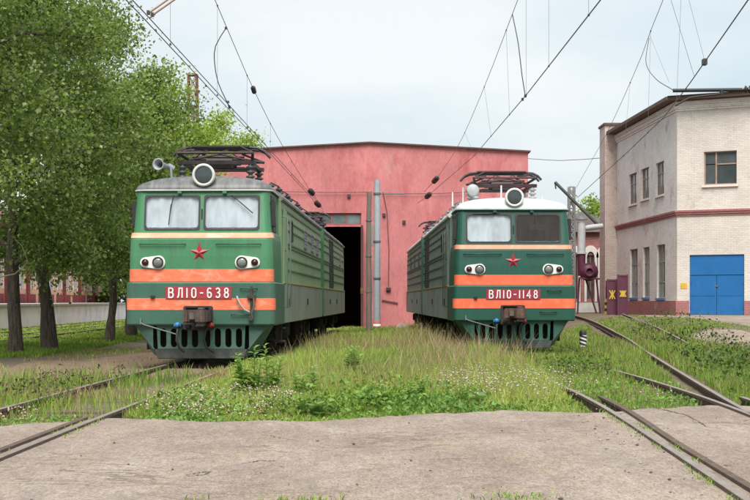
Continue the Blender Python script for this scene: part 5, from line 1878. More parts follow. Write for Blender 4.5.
# striped marker between the tracks
mk = empty('marker_post', (P(583, 350, 42).x, 42, -0.13), 0, 'small black and white striped marker post between the tracks', 'post')
MB().lathe([(0.095, -0.1), (0.095, 0.16), (0.093, 0.16)], None, 14).build('foot', BLK, mk)
MB().lathe([(0.1, 0.16), (0.1, 0.50), (0.1, 0.501)], None, 14).build('white_band', mat('marker_white_paint', (0.7, 0.7, 0.68), 0.7, 0.1), mk)
MB().lathe([(0.102, 0.501), (0.102, 0.6), (0.08, 0.64), (0.01, 0.65)], None, 14).build('cap', BLK, mk)
for z in (0.2, 0.31, 0.42):
    st = MB()
    n = 14
    for i in range(n):
        a0, a1 = math.pi + math.pi * i / n, math.pi + math.pi * (i + 1) / n
        z0, z1 = z + 0.06 - 0.1 * i / n, z + 0.06 - 0.1 * (i + 1) / n
        st.add([(0.103 * math.cos(a0), 0.103 * math.sin(a0), z0), (0.103 * math.cos(a1), 0.103 * math.sin(a1), z1),
                (0.103 * math.cos(a1), 0.103 * math.sin(a1), z1 + 0.055), (0.103 * math.cos(a0), 0.103 * math.sin(a0), z0 + 0.055)], [(0, 1, 2, 3)])
    st.build('slanted_stripe', BLK, mk)

# grey steel pole and the weathered timber post in front of the shed
GREYP = mat('pole_grey', (0.30, 0.335, 0.355), 0.6, 0.12, 2, stain=(0.16, 0.17, 0.17), stain_amt=0.6, stain_scale=2)
px_ = P(377, 300, 66).x
pole = empty('steel_pole', (px_, 66, -0.13), 0, 'grey painted steel pole standing before the pink shed wall', 'pole')
zt = P(377, 180, 66).z + 0.13
MB().tube([(0, 0, -0.3), (0, 0, zt)], [0.155, 0.135], n=16).build('shaft', GREYP, pole)
for z in (zt * 0.36, zt * 0.60, zt - 0.62):
    MB().lathe([(0.165, z - 0.05), (0.17, z - 0.04), (0.17, z + 0.04), (0.165, z + 0.05)], None, 16).build('clamp_ring', mat('clamp_dark', (0.1, 0.11, 0.115), 0.6), pole)
MB().tube([(0.0, 0, zt - 0.62), (1.25, 0.05, zt - 0.62)], 0.03, n=6).build('bracket_arm', mat('clamp_dark', (0.1, 0.11, 0.115)), pole)
MB().lathe([(0.172, 0.25), (0.172, 0.6), (0.17, 0.6)], None, 16).build('painted_band', mat('band_red_pole', (0.3, 0.10, 0.10), 0.7), pole)
MB().lathe([(0.174, 0.34), (0.174, 0.44), (0.17, 0.44)], None, 16).build('painted_band', mat('marker_white_paint', (0.7, 0.7, 0.68)), pole)
MB().box((-0.33, -0.09, zt * 0.57), (-0.17, 0.09, zt * 0.71)).build('switch_box', mat('switch_box_grey', (0.2, 0.2, 0.19), 0.6), pole, bevel=0.01)
tp = empty('timber_post', (P(368.8, 300, 64).x, 64, -0.13), 0, 'weathered timber post beside the grey steel pole', 'post')
zt2 = P(368.8, 192, 64).z + 0.13
MB().tube([(0.0, 0, -0.3), (0.01, 0, zt2 * 0.3), (-0.01, 0, zt2 * 0.65), (0.02, 0, zt2)], [0.13, 0.125, 0.115, 0.105], n=10).build('shaft', mat('weathered_wood', (0.15, 0.115, 0.095), 0.9, 0.3, 3, stretch=(4, 4, 0.4), bump=0.5), tp)
for z in (zt2 * 0.3, zt2 * 0.55, zt2 * 0.8):
    MB().lathe([(0.135, z - 0.03), (0.14, z), (0.135, z + 0.03)], None, 10).build('wire_band', mat('clamp_dark', (0.1, 0.11, 0.115)), tp)
tag(MB().prism([(P(402, 324, 69).x - 0.35, 69, -0.13), (P(402, 324, 69).x + 0.35, 69, -0.13), (P(402, 324, 69).x + 0.22, 69, 0.24), (P(402, 324, 69).x - 0.05, 69, 0.33), (P(402, 324, 69).x - 0.3, 69, 0.16)], (0, -0.25, 0), (0, 0.3, 0)).build('stone_block', mat('stone_pale', (0.5, 0.40, 0.35), 0.9, 0.15), None, 0.04),
    'pale stone block in the grass by the shed wall', 'stone')

# lattice masts
def lattice(name, loc, w0, w1, h, m, label, panels, cat='mast'):
    o = empty(name, loc, 0, label, cat)
    cor = lambda s, t, z: Vector((s * (w0 + (w1 - w0) * z / h) / 2, t * (w0 + (w1 - w0) * z / h) / 2, z))
    for s in (-1, 1):
        for t in (-1, 1):
            MB().bar(cor(s, t, 0), cor(s, t, h), 0.1).build('leg', m, o)
    for k in range(panels):
        z0, z1 = h * k / panels, h * (k + 1) / panels
        br = MB()
        for t in (-1, 1):
            br.bar(cor(-1, t, z0), cor(1, t, z1), 0.05)
            br.bar(cor(1, t, z0) + Vector((0, 0.01, 0)), cor(-1, t, z1) + Vector((0, 0.01, 0)), 0.05)
            br.bar(cor(t, -1, z0), cor(t, 1, z1), 0.05)
            br.bar(cor(-1, t, z1), cor(1, t, z1), 0.06)
        br.build('cross_brace', m, o)
    return o
tl_ = P(192.7, 75, 95)
twr = lattice('lattice_mast', (tl_.x, 95, -0.2), 1.0, 0.52, tl_.z + 0.2, mat('mast_rust', (0.17, 0.075, 0.055), 0.8, 0.2), 'rusty red lattice mast rising above the trees behind the left locomotive', 16)
MB().box((-0.32, -0.32, tl_.z + 0.15), (0.32, 0.32, tl_.z + 0.25)).build('cap_plate', mat('mast_rust', (0.17, 0.075, 0.055)), twr)
tr2 = P(571.5, 187, 86)
mast = lattice('lattice_mast', (tr2.x, 86, 0.5), 0.34, 0.3, tr2.z - 0.5, mat('mast_grey', (0.25, 0.26, 0.26), 0.7), 'thin grey lattice mast behind the right locomotive cab', 12)
a, b = P(555, 182, 85), P(601, 228, 85)
st = MB()
st.tube([(a.x - tr2.x, -1, a.z - 0.5), (b.x - tr2.x, -1, b.z - 0.5)], 0.09, n=8)
st.tube([(a.x - tr2.x, -1, a.z - 0.5), (a.x - tr2.x + 0.05, -1, a.z - 0.9)], 0.05, n=6)
st.tube([(0.0, -1, P(0, 199, 85).z - 0.5), (0, 0, P(0, 199, 85).z - 0.5)], 0.05, n=6)
st.build('diagonal_strut', mat('strut_dark_green', (0.07, 0.08, 0.065), 0.6), mast)

# dust extractor with flue by the workshop
ex = empty('dust_extractor', (P(588, 300, 83).x, 83, 0.6), 0, 'maroon dust extractor with grey capped flue beside the brick workshop', 'machine')
x_ = lambda px: (px - 588) / FPX * 83
z_ = lambda py: P(0, py, 83).z - 0.6
MB().tube([(x_(581.5), 0, z_(254)), (x_(581.5), 0, z_(222))], 0.23, n=16).build('flue', mat('flue_grey', (0.42, 0.43, 0.44), 0.55, 0.1), ex)
MB().lathe([(0.34, z_(222)), (0.33, z_(221)), (0.05, z_(217.5)), (0.02, z_(217.5))], Matrix.Translation((x_(581.5), 0, 0.12)), 16).build('flue_cap', mat('cap_grey', (0.12, 0.12, 0.12), 0.6), ex)
MB().tube([(x_(581.5), 0, z_(254)), (x_(581.5), 0, z_(254) + 0.08)], 0.3, n=16).build('flue_flange', mat('flue_grey', (0.42, 0.43, 0.44)), ex)
MB().tube([(x_(581.5), 0, z_(276)), (x_(581.5), 0, z_(254.2))], [0.2, 0.24], n=14).build('riser', MAROON, ex)
MB().tube([(x_(585), 0.1, z_(228)), (x_(603), 0.1, z_(226))], 0.16, n=12).build('duct', mat('flue_grey', (0.42, 0.43, 0.44)), ex)
M = Matrix.Translation((x_(588.5), 0, z_(272))) @ Matrix.Rotation(math.pi / 2, 4, 'X')
MB().lathe([(0.15, -0.35), (0.5, -0.3), (0.52, 0.28), (0.3, 0.32), (0.27, 0.4), (0.18, 0.42), (0.17, 0.3)], M, 22).build('fan_housing', MAROON, ex)
MB().prism([(x_(581), 0, z_(264)), (x_(594), 0, z_(262)), (x_(596), 0, z_(270)), (x_(581), 0, z_(271))], (0, -0.3, 0), (0, 0.3, 0)).build('hopper', MAROON, ex)
for (a0, a1) in ((580, 578), (597, 601), (586, 598)):
    MB().bar((x_(a0), 0.25, z_(278)), (x_(a1), 0.25, -0.1), 0.09).build('leg', MAROON, ex)
MB().bar((x_(578), -0.25, z_(278)), (x_(599), -0.25, z_(279)), 0.1).build('base_beam', MAROON, ex)

# ------------------------------------------------------------------ overhead lines
WIRE = mat('wire_dark', (0.035, 0.035, 0.036), 0.5)
THIN = mat('wire_grey', (0.12, 0.125, 0.13), 0.5)
INSM = mat('insulator_brown', (0.025, 0.018, 0.018), 0.3)
def disc_insulator(parent, a, b, r=0.13, n=3):
    a, b = Vector(a), Vector(b)
    d = b - a
    M = Matrix.Translation(a) @ d.to_track_quat('Z', 'Y').to_matrix().to_4x4()
    h = d.length
    prof = [(0.03, 0)]
    for k in range(n):
        z0 = h * (0.08 + 0.84 * k / n)
        s = h * 0.84 / n
        prof += [(0.03, z0), (r, z0 + s * 0.3), (r, z0 + s * 0.45), (0.05, z0 + s * 0.85)]
    prof.append((0.03, h))
    return MB().lathe(prof, M, 12).build('insulator', INSM, parent)
def wire(parent, pts, r, name, m=WIRE, n=5):
    return MB().tube(pts, r, n=n, caps=False).build(name, m, parent)
def line_at(pts, y):
    for a, b in zip(pts, pts[1:]):
        if a[1] <= y <= b[1]:
            t = (y - a[1]) / (b[1] - a[1])
            return Vector(a) * (1 - t) + Vector(b) * t
    return Vector(pts[0] if y < pts[0][1] else pts[-1])
def overhead(label, contact, messenger, droppers, double, extras):
    o = empty('overhead_line', (0, 0, 0), 0, label, 'overhead line', 'overhead lines above the tracks')
    c = [Vector(p) for p in contact]
    m_ = [Vector(p) for p in dense([tuple(p) for p in messenger], 3.0)]
    if double:
        wire(o, [p + Vector((-0.045, 0, 0)) for p in c], 0.0095, 'contact_wire')
        wire(o, [p + Vector((0.045, 0, 0.01)) for p in c], 0.0095, 'contact_wire')
    else:
        wire(o, c, 0.012, 'contact_wire')
    wire(o, m_, 0.0085, 'messenger_wire')
    for y in droppers:
        a, b = line_at(c, y), line_at(m_, y)
        d = wire(o, [a, b], 0.0035, 'dropper', THIN, 4)
        for q_ in (a, b):
            MB().cbox((q_.x, q_.y, q_.z), (0.03, 0.05, 0.035)).build('clamp', WIRE, d)
    extras(o, c, m_)
    return o
# left track
xl = lambda d: -3.69 + 0.0258 * (d - 30.8)
cl = [(xl(5) - 0.1, 5, 6.15), (xl(24), 24, 6.12), (xl(45), 45, 6.05), (xl(66), 66, 5.98), (P(316.5, 203.5, 68.6).x, 68.6, 5.93)]
ml = [(xl(5), 5, 8.9), (xl(24), 24, 8.9), (xl(33), 33, 8.2), (xl(39.5), 39.5, 7.47), (xl(48.5), 48.5, 6.8), (P(311, 192, 64).x, 64, P(311, 192, 64).z)]
def ex_left(o, c, m_):
    disc_insulator(o, P(310, 190.5, 64), P(313, 194, 65.2))
    disc_insulator(o, P(316, 202.5, 68.4), P(319.5, 206, 69.8))
    wire(o, [P(313, 194, 65.2), P(322, 207, 73.9)], 0.012, 'tail_wire')
    wire(o, [P(319.5, 206, 69.8), P(323, 209, 73.95)], 0.012, 'tail_wire')
    wire(o, dense([tuple(P(226, 28, 35)), tuple(P(215.5, 46, 35)), tuple(P(214.5, 62, 35.2)), tuple(P(218, 82, 35.3)), tuple(P(226, 100, 35.3)), tuple(P(230, 109, 35.5))], 0.4), 0.012, 'jumper_wire')
    for (px, py, d) in ((226, 28, 35), (229.5, 107, 35.4), (228, 102, 35.3)):
        q_ = P(px, py, d)
        MB().cbox(q_, (0.055, 0.08, 0.055)).build('clamp', WIRE, o)
    q_ = P(253.5, 90, 41)
    disc_insulator(o, P(252.8, 87, 40.8), P(254.6, 93, 41.4), r=0.07, n=3)
    # registration arms reaching up to the cross-beam out of view
    arm = mat('arm_tube', (0.42, 0.34, 0.3), 0.6)
    for (px, py, d, dx) in ((148.5, 12.5, 24, 0.0), (152.5, 14.5, 24.3, 0.06)):
        a = P(px, py, d)
        MB().tube([a, a + Vector((1.6, 0, 1.12))], 0.022, n=7).build('registration_arm', arm, o)
        MB().cbox(a, (0.045, 0.1, 0.06)).build('clamp', WIRE, o)
overhead('overhead contact and messenger wires above the bright green locomotive', cl, ml, [27.0, 33.5, 39.5, 46.0, 54.0], True, ex_left)
# right track
xr = lambda d: 4.207 - 0.0165 * d
cr = [(xr(5), 5, 6.45), (xr(24.6), 24.6, 6.43), (xr(35), 35, 6.30), (P(474.5, 155.5, 54).x, 54, P(474.5, 155.5, 54).z), (P(430, 194, 70).x, 70, P(430, 194, 70).z)]
mr_ = [(xr(5), 5, 10.2), (xr(25), 25, 9.9), (xr(36.8), 36.8, 8.95), (xr(43.1), 43.1, 8.35), (xr(51), 51, 7.75), (P(457, 148, 58).x, 58, P(457, 148, 58).z), (P(437.5, 177.6, 70).x, 70, P(437.5, 177.6, 70).z)]
def ex_right(o, c, m_):
    disc_insulator(o, P(437.5, 177.6, 70), P(433, 182.5, 71.5))
    disc_insulator(o, P(430, 194, 70), P(426, 197.5, 71.5))
    wire(o, [P(433, 182.5, 71.5), P(424, 192, 73.9)], 0.012, 'tail_wire')
    wire(o, [P(426, 197.5, 71.5), P(418, 203, 73.9)], 0.012, 'tail_wire')
    wire(o, dense([tuple(line_at(m_, 38.0)), tuple(P(518.5, 45, 36.6)), tuple(P(522, 75, 35.8)), tuple(line_at(c, 35.2))], 0.4), 0.013, 'jumper_wire')
    for y in (35.2, 35.9):
        MB().cbox(line_at(c, y), (0.05, 0.12, 0.06)).build('clamp', WIRE, o)
overhead('overhead contact and messenger wires above the dark green locomotive', cr, mr_, [25.8, 31.0, 35.0, 39.5, 46.0, 54.0], False, ex_right)
# diverging track on the right
cd = [(5.6, 12, 6.15), (P(748, 0, 22.9).x, 22.9, P(748, 0, 22.9).z), (P(690, 83, 31.7).x, 31.7, P(690, 83, 31.7).z), (P(664, 117, 37.6).x, 37.6, 6.1), (P(626, 153, 46.7).x, 46.7, 6.08), (P(577, 198, 67).x, 67, 6.09)]
md = [(6.2, 12, 9.8), (6.8, 26, 9.6), (P(663, 0, 38).x, 38, P(663, 0, 38).z), (P(642, 55, 43.6).x, 43.6, P(642, 55, 43.6).z), (P(614.4, 117.6, 54).x, 54, P(614.4, 117.6, 54).z), (P(600, 145.6, 62).x, 62, P(600, 145.6, 62).z), (P(576, 188, 80).x, 80, P(576, 188, 80).z)]
def ex_div(o, c, m_):
    wire(o, dense([tuple(P(649, 38, 41.5)), tuple(P(646, 62, 39)), tuple(P(655, 78, 36)), tuple(P(673, 90, 32.5))], 0.4), 0.01, 'jumper_wire')
    wire(o, [P(650, 36, 41.6), P(669, 82, 33)], 0.004, 'stay_wire', THIN, 4)
    wire(o, [P(671, 0, 30), P(694.5, 77, 31.5)], 0.004, 'stay_wire', THIN, 4)
    MB().cbox(P(704.5, 62, 29.2), (0.08, 0.18, 0.12)).build('clamp', WIRE, o)
    wire(o, [P(689, 0, 29.0), P(704.5, 60, 29.2)], 0.004, 'stay_wire', THIN, 4)
overhead('overhead wires of the siding that leads past the brick building', cd, md, [34.5, 41.0, 47.5, 56.0], False, ex_div)
# catenary mast of the siding, just outside the picture on the right; its arm reaches into view
mst = empty('catenary_mast', (10.6, 32.5, -0.13), 0, 'black cantilever arm of a catenary mast in front of the brick building roof', 'mast')
MB().tube([(0, 0, -0.3), (0, 0, 9.5)], [0.2, 0.14], n=12).build('shaft', mat('mast_concrete', (0.32, 0.31, 0.29), 0.9), mst)
am = P(673, 90.5, 32.5)
ae = P(742, 89.6, 32.5)
MB().tube([(am.x - 10.6, 0, am.z + 0.13), (ae.x - 10.6, 0, ae.z + 0.13)], 0.042, n=8).build('cantilever_tube', BLK, mst)
disc_insulator(mst, (ae.x - 10.6, 0, ae.z + 0.13), (ae.x - 10.6 + 0.55, 0, ae.z + 0.14), r=0.09, n=5)
MB().tube([(ae.x - 10.6 + 0.55, 0, ae.z + 0.14), (-0.1, 0, ae.z + 0.14)], 0.042, n=8).build('cantilever_root', BLK, mst)
MB().tube([(P(675, 0, 32.5).x - 10.6, 0.0, P(0, 105.5, 32.5).z + 0.13), (P(690, 0, 32.5).x - 10.6, 0.0, P(0, 97.5, 32.5).z + 0.13), (P(722, 0, 32.5).x - 10.6, 0, P(0, 93.5, 32.5).z + 0.13)], 0.024, n=7).build('registration_arm', BLK, mst)
MB().tube([(P(721.5, 0, 32.5).x - 10.6, 0, P(0, 94.5, 32.5).z + 0.13), (P(721.5, 0, 32.5).x - 10.6, 0, P(0, 90, 32.5).z + 0.13)], 0.045, n=7).build('arm_clamp', BLK, mst)
# cable strung over the roof line and across the gap behind the locomotive
tag(wire(None, dense([tuple(P(528, 158.5, 90)), tuple(P(560, 160.5, 90)), tuple(P(606, 157.5, 86))], 3), 0.02, 'aerial_cable', THIN), 'thin aerial cable spanning from the shed to the brick building', 'cable')

# ------------------------------------------------------------------ trees
LEAF = foliage_mat('leaf', 0.45, 0.45)
BARK = mat('bark', (0.095, 0.072, 0.056), 0.95, 0.55, 5, stretch=(5, 5, 0.6), bump=1.0, bscale=18, stain=(0.21, 0.175, 0.135), stain_amt=0.75, stain_scale=3.5, runs=(0.03, 0.024, 0.02), runs_amt=0.9, runs_scale=(26, 26, 2.2), runs_at=(0.5, 0.6))
def leaf_arrays(cen, size, r, up=0.35, aspect=0.72):
    """Folded diamond leaves at the points cen."""
    n = len(cen)
    d = r.normal(size=(n, 3))
    d[:, 2] -= 0.45
    d /= np.linalg.norm(d, axis=1, keepdims=True)
    nrm = r.normal(size=(n, 3))
    nrm[:, 2] = np.abs(nrm[:, 2]) + up
    s = np.cross(d, nrm)
    s /= np.maximum(1e-6, np.linalg.norm(s, axis=1, keepdims=True))
    t = np.cross(s, d)
    sz = size * (0.45 + 1.0 * r.random((n, 1)) ** 1.2)
    v = np.empty((n, 4, 3))
    v[:, 0] = cen - d * sz * 0.5
    v[:, 1] = cen + s * sz * aspect * 0.5 + t * sz * 0.10
    v[:, 2] = cen + d * sz * 0.5
    v[:, 3] = cen - s * sz * aspect * 0.5 + t * sz * 0.10
    b = np.arange(n)[:, None] * 4
    tri = np.concatenate([b + np.array([[0, 1, 2]]), b + np.array([[0, 2, 3]])])
    return v.reshape(-1, 3), tri
def make_tree(seed, base, height, crown_r, crown_lo, n_leaf, leaf_size, cols, label, trunk_r=0.24, lean=(0, 0), group='trees beside the tracks', fork=None, skew=(0, 0), dens=1.0):
    r = np.random.default_rng(seed)
    bz = float(ground_z(base[0], base[1])) - 0.1
    o = empty('broadleaf_tree', (base[0], base[1], bz), 0, label, 'tree', group)
    tk = MB()
    pts, rad = [], []
    n = 18
    wob = r.normal(size=(n + 1, 2)).cumsum(0) * 0.035
    H = height * 0.88
    for i in range(n + 1):
        t = i / n
        pts.append(Vector((lean[0] * t * H + wob[i, 0], lean[1] * t * H + wob[i, 1], H * t)))
        flare = 1 + 0.35 * max(0, 1 - t * 14)
        rad.append((trunk_r * flare * (1 - 0.9 * t) + 0.015) * (1 + 0.09 * r.normal()))
    # roots flare at the foot
    tk.tube(pts, rad, n=12)
    trunk = tk.build('trunk', BARK, o)
    def at(t):
        f = min(max(t, 0), 0.9999) * n
        i = int(f)
        return pts[i].lerp(pts[i + 1], f - i), rad[i] + (rad[i + 1] - rad[i]) * (f - i)
    tips = []
    nl = int(17 + height * 0.6)
    for k in range(nl):
        t = (crown_lo + 0.2) / H + (1 - (crown_lo + 0.2) / H) * ((k + 0.3 * r.random()) / nl)
        p, rr = at(t)
        az = k * 2.399 + r.normal() * 0.4
        zz = (p.z - crown_lo) / (height - crown_lo)
        prof = math.sin(math.pi * min(1, (0.18 + 0.82 * zz) ** 0.8)) ** 0.6
        ln = crown_r * prof * (0.75 + 0.4 * r.random()) + 0.4
        rise = 0.15 + 0.75 * zz + 0.25 * r.normal() * 0.5
        dirv = Vector((math.cos(az), math.sin(az), rise)).normalized()
        mid = p + dirv * ln * 0.5 + Vector((0, 0, 0.08 * ln))
        end = p + dirv * ln + Vector((skew[0] * zz, skew[1] * zz, -0.12 * ln + 0.1))
        lb = MB()
        r0 = max(0.025, rr * 0.5)
        lb.tube([p, p.lerp(mid, 0.5) + Vector((0, 0, 0.03)), mid, mid.lerp(end, 0.55), end], [r0, r0 * 0.8, r0 * 0.6, r0 * 0.35, 0.008], n=6)
        for j in range(7):
            f = 0.3 + 0.7 * (j + r.random() * 0.6) / 7
            q_ = p.lerp(mid, f * 2) if f < 0.5 else mid.lerp(end, f * 2 - 1)
            sd = Vector(r.normal(size=3)) * 0.7 + dirv * 0.6
            sd.z = sd.z * 0.5 - 0.05
            e2 = q_ + sd.normalized() * (0.5 + 0.55 * r.random()) * (0.45 + 0.16 * crown_r)
            lb.tube([q_, q_.lerp(e2, 0.5) + Vector((0, 0, 0.05)), e2], [0.016, 0.011, 0.004], n=4, caps=False)
            tips.append((e2, q_))
        tips.append((end, mid))
        lb.build('limb', BARK, trunk)
    # leaves in drooping sprays round the twigs
    tips_a = np.array([tuple(a) for a, b in tips])
    root_a = np.array([tuple(b) for a, b in tips])
    w = (0.5 + r.random(len(tips))) * dens
    idx = r.choice(len(tips), n_leaf, p=w / w.sum())
    f = r.random((n_leaf, 1)) ** 0.7
    cen = root_a[idx] * (1 - f) + tips_a[idx] * f
    sg = 0.17 + 0.10 * crown_r * 0.6
    cen = cen + r.normal(size=(n_leaf, 3)) * np.array([sg, sg, sg * 0.75])
    hang = r.random(n_leaf) < 0.3
    cen[hang, 2] -= np.abs(r.normal(size=hang.sum())) * 0.35
    keep = cen[:, 2] > crown_lo - 0.9
    cen = cen[keep]
    v, tri_ = leaf_arrays(cen, leaf_size, r)
    cc = np.array(cols)
    ci = r.choice(len(cc), len(cen), p=None)
    spray = (r.random(len(tips)) - 0.5)
    base_c = cc[ci] * (0.75 + 0.5 * r.random((len(cen), 1))) * (1 + 0.5 * spray[idx[keep]])[:, None]
    link_mesh('crown', fast_mesh('crown', v, tri_, LEAF, np.repeat(base_c, 4, axis=0)), o)
    return o
G1 = [(0.14, 0.215, 0.046), (0.17, 0.255, 0.058), (0.10, 0.165, 0.04), (0.22, 0.30, 0.085), (0.29, 0.34, 0.165)]
G2 = [(0.27, 0.38, 0.06), (0.31, 0.41, 0.075), (0.22, 0.33, 0.055), (0.35, 0.41, 0.12)]
G3 = [(0.05, 0.09, 0.02), (0.065, 0.115, 0.025), (0.09, 0.14, 0.03)]
make_tree(11, (P(15, 300, 40).x, 40), 14.5, 3.4, 2.3, 84000, 0.105, G1, 'large broadleaf tree with a thick trunk at the left edge of the picture', 0.175, lean=(-0.05, 0))
make_tree(12, (P(49.5, 300, 43).x, 43), 14.0, 3.3, 2.4, 84000, 0.105, G1, 'large broadleaf tree with the second trunk from the left edge', 0.19, lean=(-0.11, 0))
make_tree(13, (P(108, 300, 52).x, 52), 10.2, 3.0, 2.1, 50000, 0.115, G1, 'slender broadleaf tree standing left of the bright green locomotive', 0.155)
make_tree(14, (P(132, 300, 59).x, 59), 10.6, 3.5, 2.1, 46000, 0.125, G2, 'broadleaf tree with yellow-green leaves hidden behind the bright green locomotive', 0.2)
make_tree(15, (-10.3, 69), 9.8, 3.8, 2.3, 36000, 0.14, G2, 'yellow-green broadleaf tree behind the left locomotive and before the lattice mast', 0.2)
make_tree(16, (-8.6, 81), 12.0, 3.2, 2.5, 26000, 0.155, G2, 'light green tree whose top shows beside the pink shed gable', 0.2)
make_tree(17, (-10.0, 33.5), 15.0, 3.3, 3.6, 56000, 0.10, G1, 'broadleaf tree nearest the camera whose branches fill the top left corner', 0.24)
make_tree(18, (P(600, 205, 125).x, 125), 10.0, 2.2, 3.5, 8000, 0.22, G2, 'far small tree between the dark green locomotive and the brick building', 0.16)
make_tree(19, (-21.8, 128), 12.0, 4.0, 0.9, 16000, 0.28, G3, 'distant dark tree behind the platform', 0.25)
make_tree(20, (-23.0, 150), 14.0, 6.0, 1.5, 14000, 0.32, G3, 'distant broad dark tree beyond the station building', 0.25)

# pale bare twigs hanging out of the near crowns
TWIG = mat('twig_pale', (0.34, 0.27, 0.20), 0.8, 0.2)
near_trees = [o for o in scene.objects if o.name.startswith('broadleaf_tree')]
for (ti, pts) in ((0, [(-6, 108, 37.2), (25, 103, 37.0), (52, 92, 36.8), (76, 86, 36.6)]), (0, [(-4, 111, 37.2), (14, 108, 37.1), (30, 96, 37.0)]),
                  (0, [(-5, 278, 37.5), (15, 274, 37.4), (28, 262, 37.3), (22, 246, 37.2), (12, 236, 37.1)]), (1, [(62, 160, 39.6), (80, 152, 39.5), (97, 143, 39.4), (118, 150, 39.3)]),
                  (1, [(30, 240, 40), (45, 247, 39.8), (58, 262, 39.6), (66, 270, 39.5)]), (1, [(2, 118, 39.5), (24, 96, 39.3), (48, 72, 39.0), (70, 60, 38.9)])):
    host = near_trees[ti]
    tw_ = MB().tube([P(*q_) - Vector(host.location) for q_ in pts], [0.02, 0.016, 0.012, 0.008, 0.005][:len(pts)], n=5).build('bare_twig', TWIG, host)

# ------------------------------------------------------------------ grass, weeds, clover, small stones
GRASS = foliage_mat('grass_blade', 0.6, 0.3)
gr = np.random.default_rng(21)
def rail_x(pts, y):
    return np.interp(y, [p[1] for p in pts], [p[0] for p in pts])
def near_rail(x, y, w=0.07):
    m = np.zeros(len(x), bool)
    k = w / 0.2
    for pts, w in ((LR, 0.06 * k), (LL, 0.11 * k), (RL, 0.12 * k), (RR, 0.12 * k), (DL, 0.27 * k), (DR, 0.1 * k)):
        y0, y1 = pts[0][1], pts[-1][1]
        m |= (np.abs(x - rail_x(pts, y)) < w) & (y > y0) & (y < y1)
    return m
def under_loco(x, y):
    cl_ = -3.69 + 0.0258 * (y - 30.8)
    cr_ = 3.588 - 0.0165 * (y - 37.5)
    return ((np.abs(x - cl_) < 1.25) & (y > 30.6) & (y < 63)) | ((np.abs(x - cr_) < 1.25) & (y > 37.2) & (y < 70))
def on_road(x, y):
    return y < road_edge(x) - 0.05
def sample(n, x0, x1, y0, y1, power=1.3):
    """Ground points, denser near the camera."""
    k = 1 - power
    u = gr.random(n)
    y = (y0 ** k + u * (y1 ** k - y0 ** k)) ** (1 / k)
    x = x0 + (x1 - x0) * gr.random(n)
    return x, y
def blades(x, y, h, wid, col, bend=0.35, flat=0.0):
    n = len(x)
    z = ground_z(x, y) - 0.01
    az = gr.random(n) * 2 * np.pi
    fx, fy = np.cos(az), np.sin(az)
    b = bend * (0.3 + gr.random(n)) * h
    ba = gr.random(n) * 2 * np.pi
    bx, by = np.cos(ba) * b, np.sin(ba) * b
    v = np.empty((n, 5, 3))
    w2 = wid / 2
    v[:, 0] = np.stack([x - fx * w2, y - fy * w2, z], 1)
    v[:, 1] = np.stack([x + fx * w2, y + fy * w2, z], 1)
    v[:, 2] = np.stack([x - fx * w2 * 0.8 + bx * 0.35, y - fy * w2 * 0.8 + by * 0.35, z + h * 0.55], 1)
    v[:, 3] = np.stack([x + fx * w2 * 0.8 + bx * 0.35, y + fy * w2 * 0.8 + by * 0.35, z + h * 0.55], 1)
    v[:, 4] = np.stack([x + bx, y + by, z + h * (1 - 0.25 * bend)], 1)
    o = np.arange(n)[:, None] * 5
    t = np.concatenate([o + np.array([[0, 1, 3]]), o + np.array([[0, 3, 2]]), o + np.array([[2, 3, 4]])])
    return v.reshape(-1, 3), t, np.repeat(col, 5, axis=0)
def pick(cols, n, x=None, y=None, scale=0.5, spread=0.25):
    cc = np.array(cols)
    if x is None:
        i = gr.integers(0, len(cc), n)
    else:
        t = np.clip(vnoise(x * scale, y * scale * 0.7) * 1.5 - 0.25 + (gr.random(n) - 0.5) * 0.7, 0, 0.999)
        i = (t * len(cc)).astype(int)
    return cc[i] * (1 - spread + 2 * spread * gr.random((n, 1)))
STRAW = [(0.30, 0.235, 0.12), (0.36, 0.27, 0.16), (0.26, 0.17, 0.11), (0.24, 0.22, 0.09)]
YG = [(0.17, 0.275, 0.042), (0.22, 0.33, 0.052), (0.28, 0.375, 0.07), (0.33, 0.39, 0.095)]
DG = [(0.055, 0.10, 0.022), (0.075, 0.125, 0.026), (0.10, 0.155, 0.03)]
MG = [(0.125, 0.21, 0.036), (0.165, 0.255, 0.044), (0.215, 0.30, 0.054)]
def finish(name, chunks, label, cat='grass'):
    vs_, ts, cs, b = [], [], [], 0
    for v, t, c in chunks:
        vs_.append(v)
        ts.append(t + b)
        cs.append(c)
        b += len(v)
    o = link_mesh(name, fast_mesh(name, np.concatenate(vs_), np.concatenate(ts), GRASS, np.concatenate(cs)))
    return tag(o, label, cat, kind='stuff')

def field(n, x0, x1, y0, y1, hfun, cols, dens, wk=0.00062, bend=0.35, straw=0.1, power=1.3, scale=0.5):
    x, y = sample(n, x0, x1, y0, y1, power)
    keep = ~on_road(x, y) & ~near_rail(x, y, 0.2) & ~under_loco(x, y) & (gr.random(n) < dens(x, y))
    x, y = x[keep], y[keep]
    m = len(x)
    h = hfun(x, y) * (0.55 + 0.75 * gr.random(m))
    c = pick(cols, m, x, y, scale)
    s = gr.random(m) < straw * (0.3 + 1.4 * vnoise(x * 0.6 + 8, y * 0.4))
    c[s] = pick(STRAW, int(s.sum()))
    h[s] *= 1.2
    w = wk * y * (0.7 + 0.7 * gr.random(m))
    w[s] *= 0.7
    return blades(x, y, h, w, c, bend)

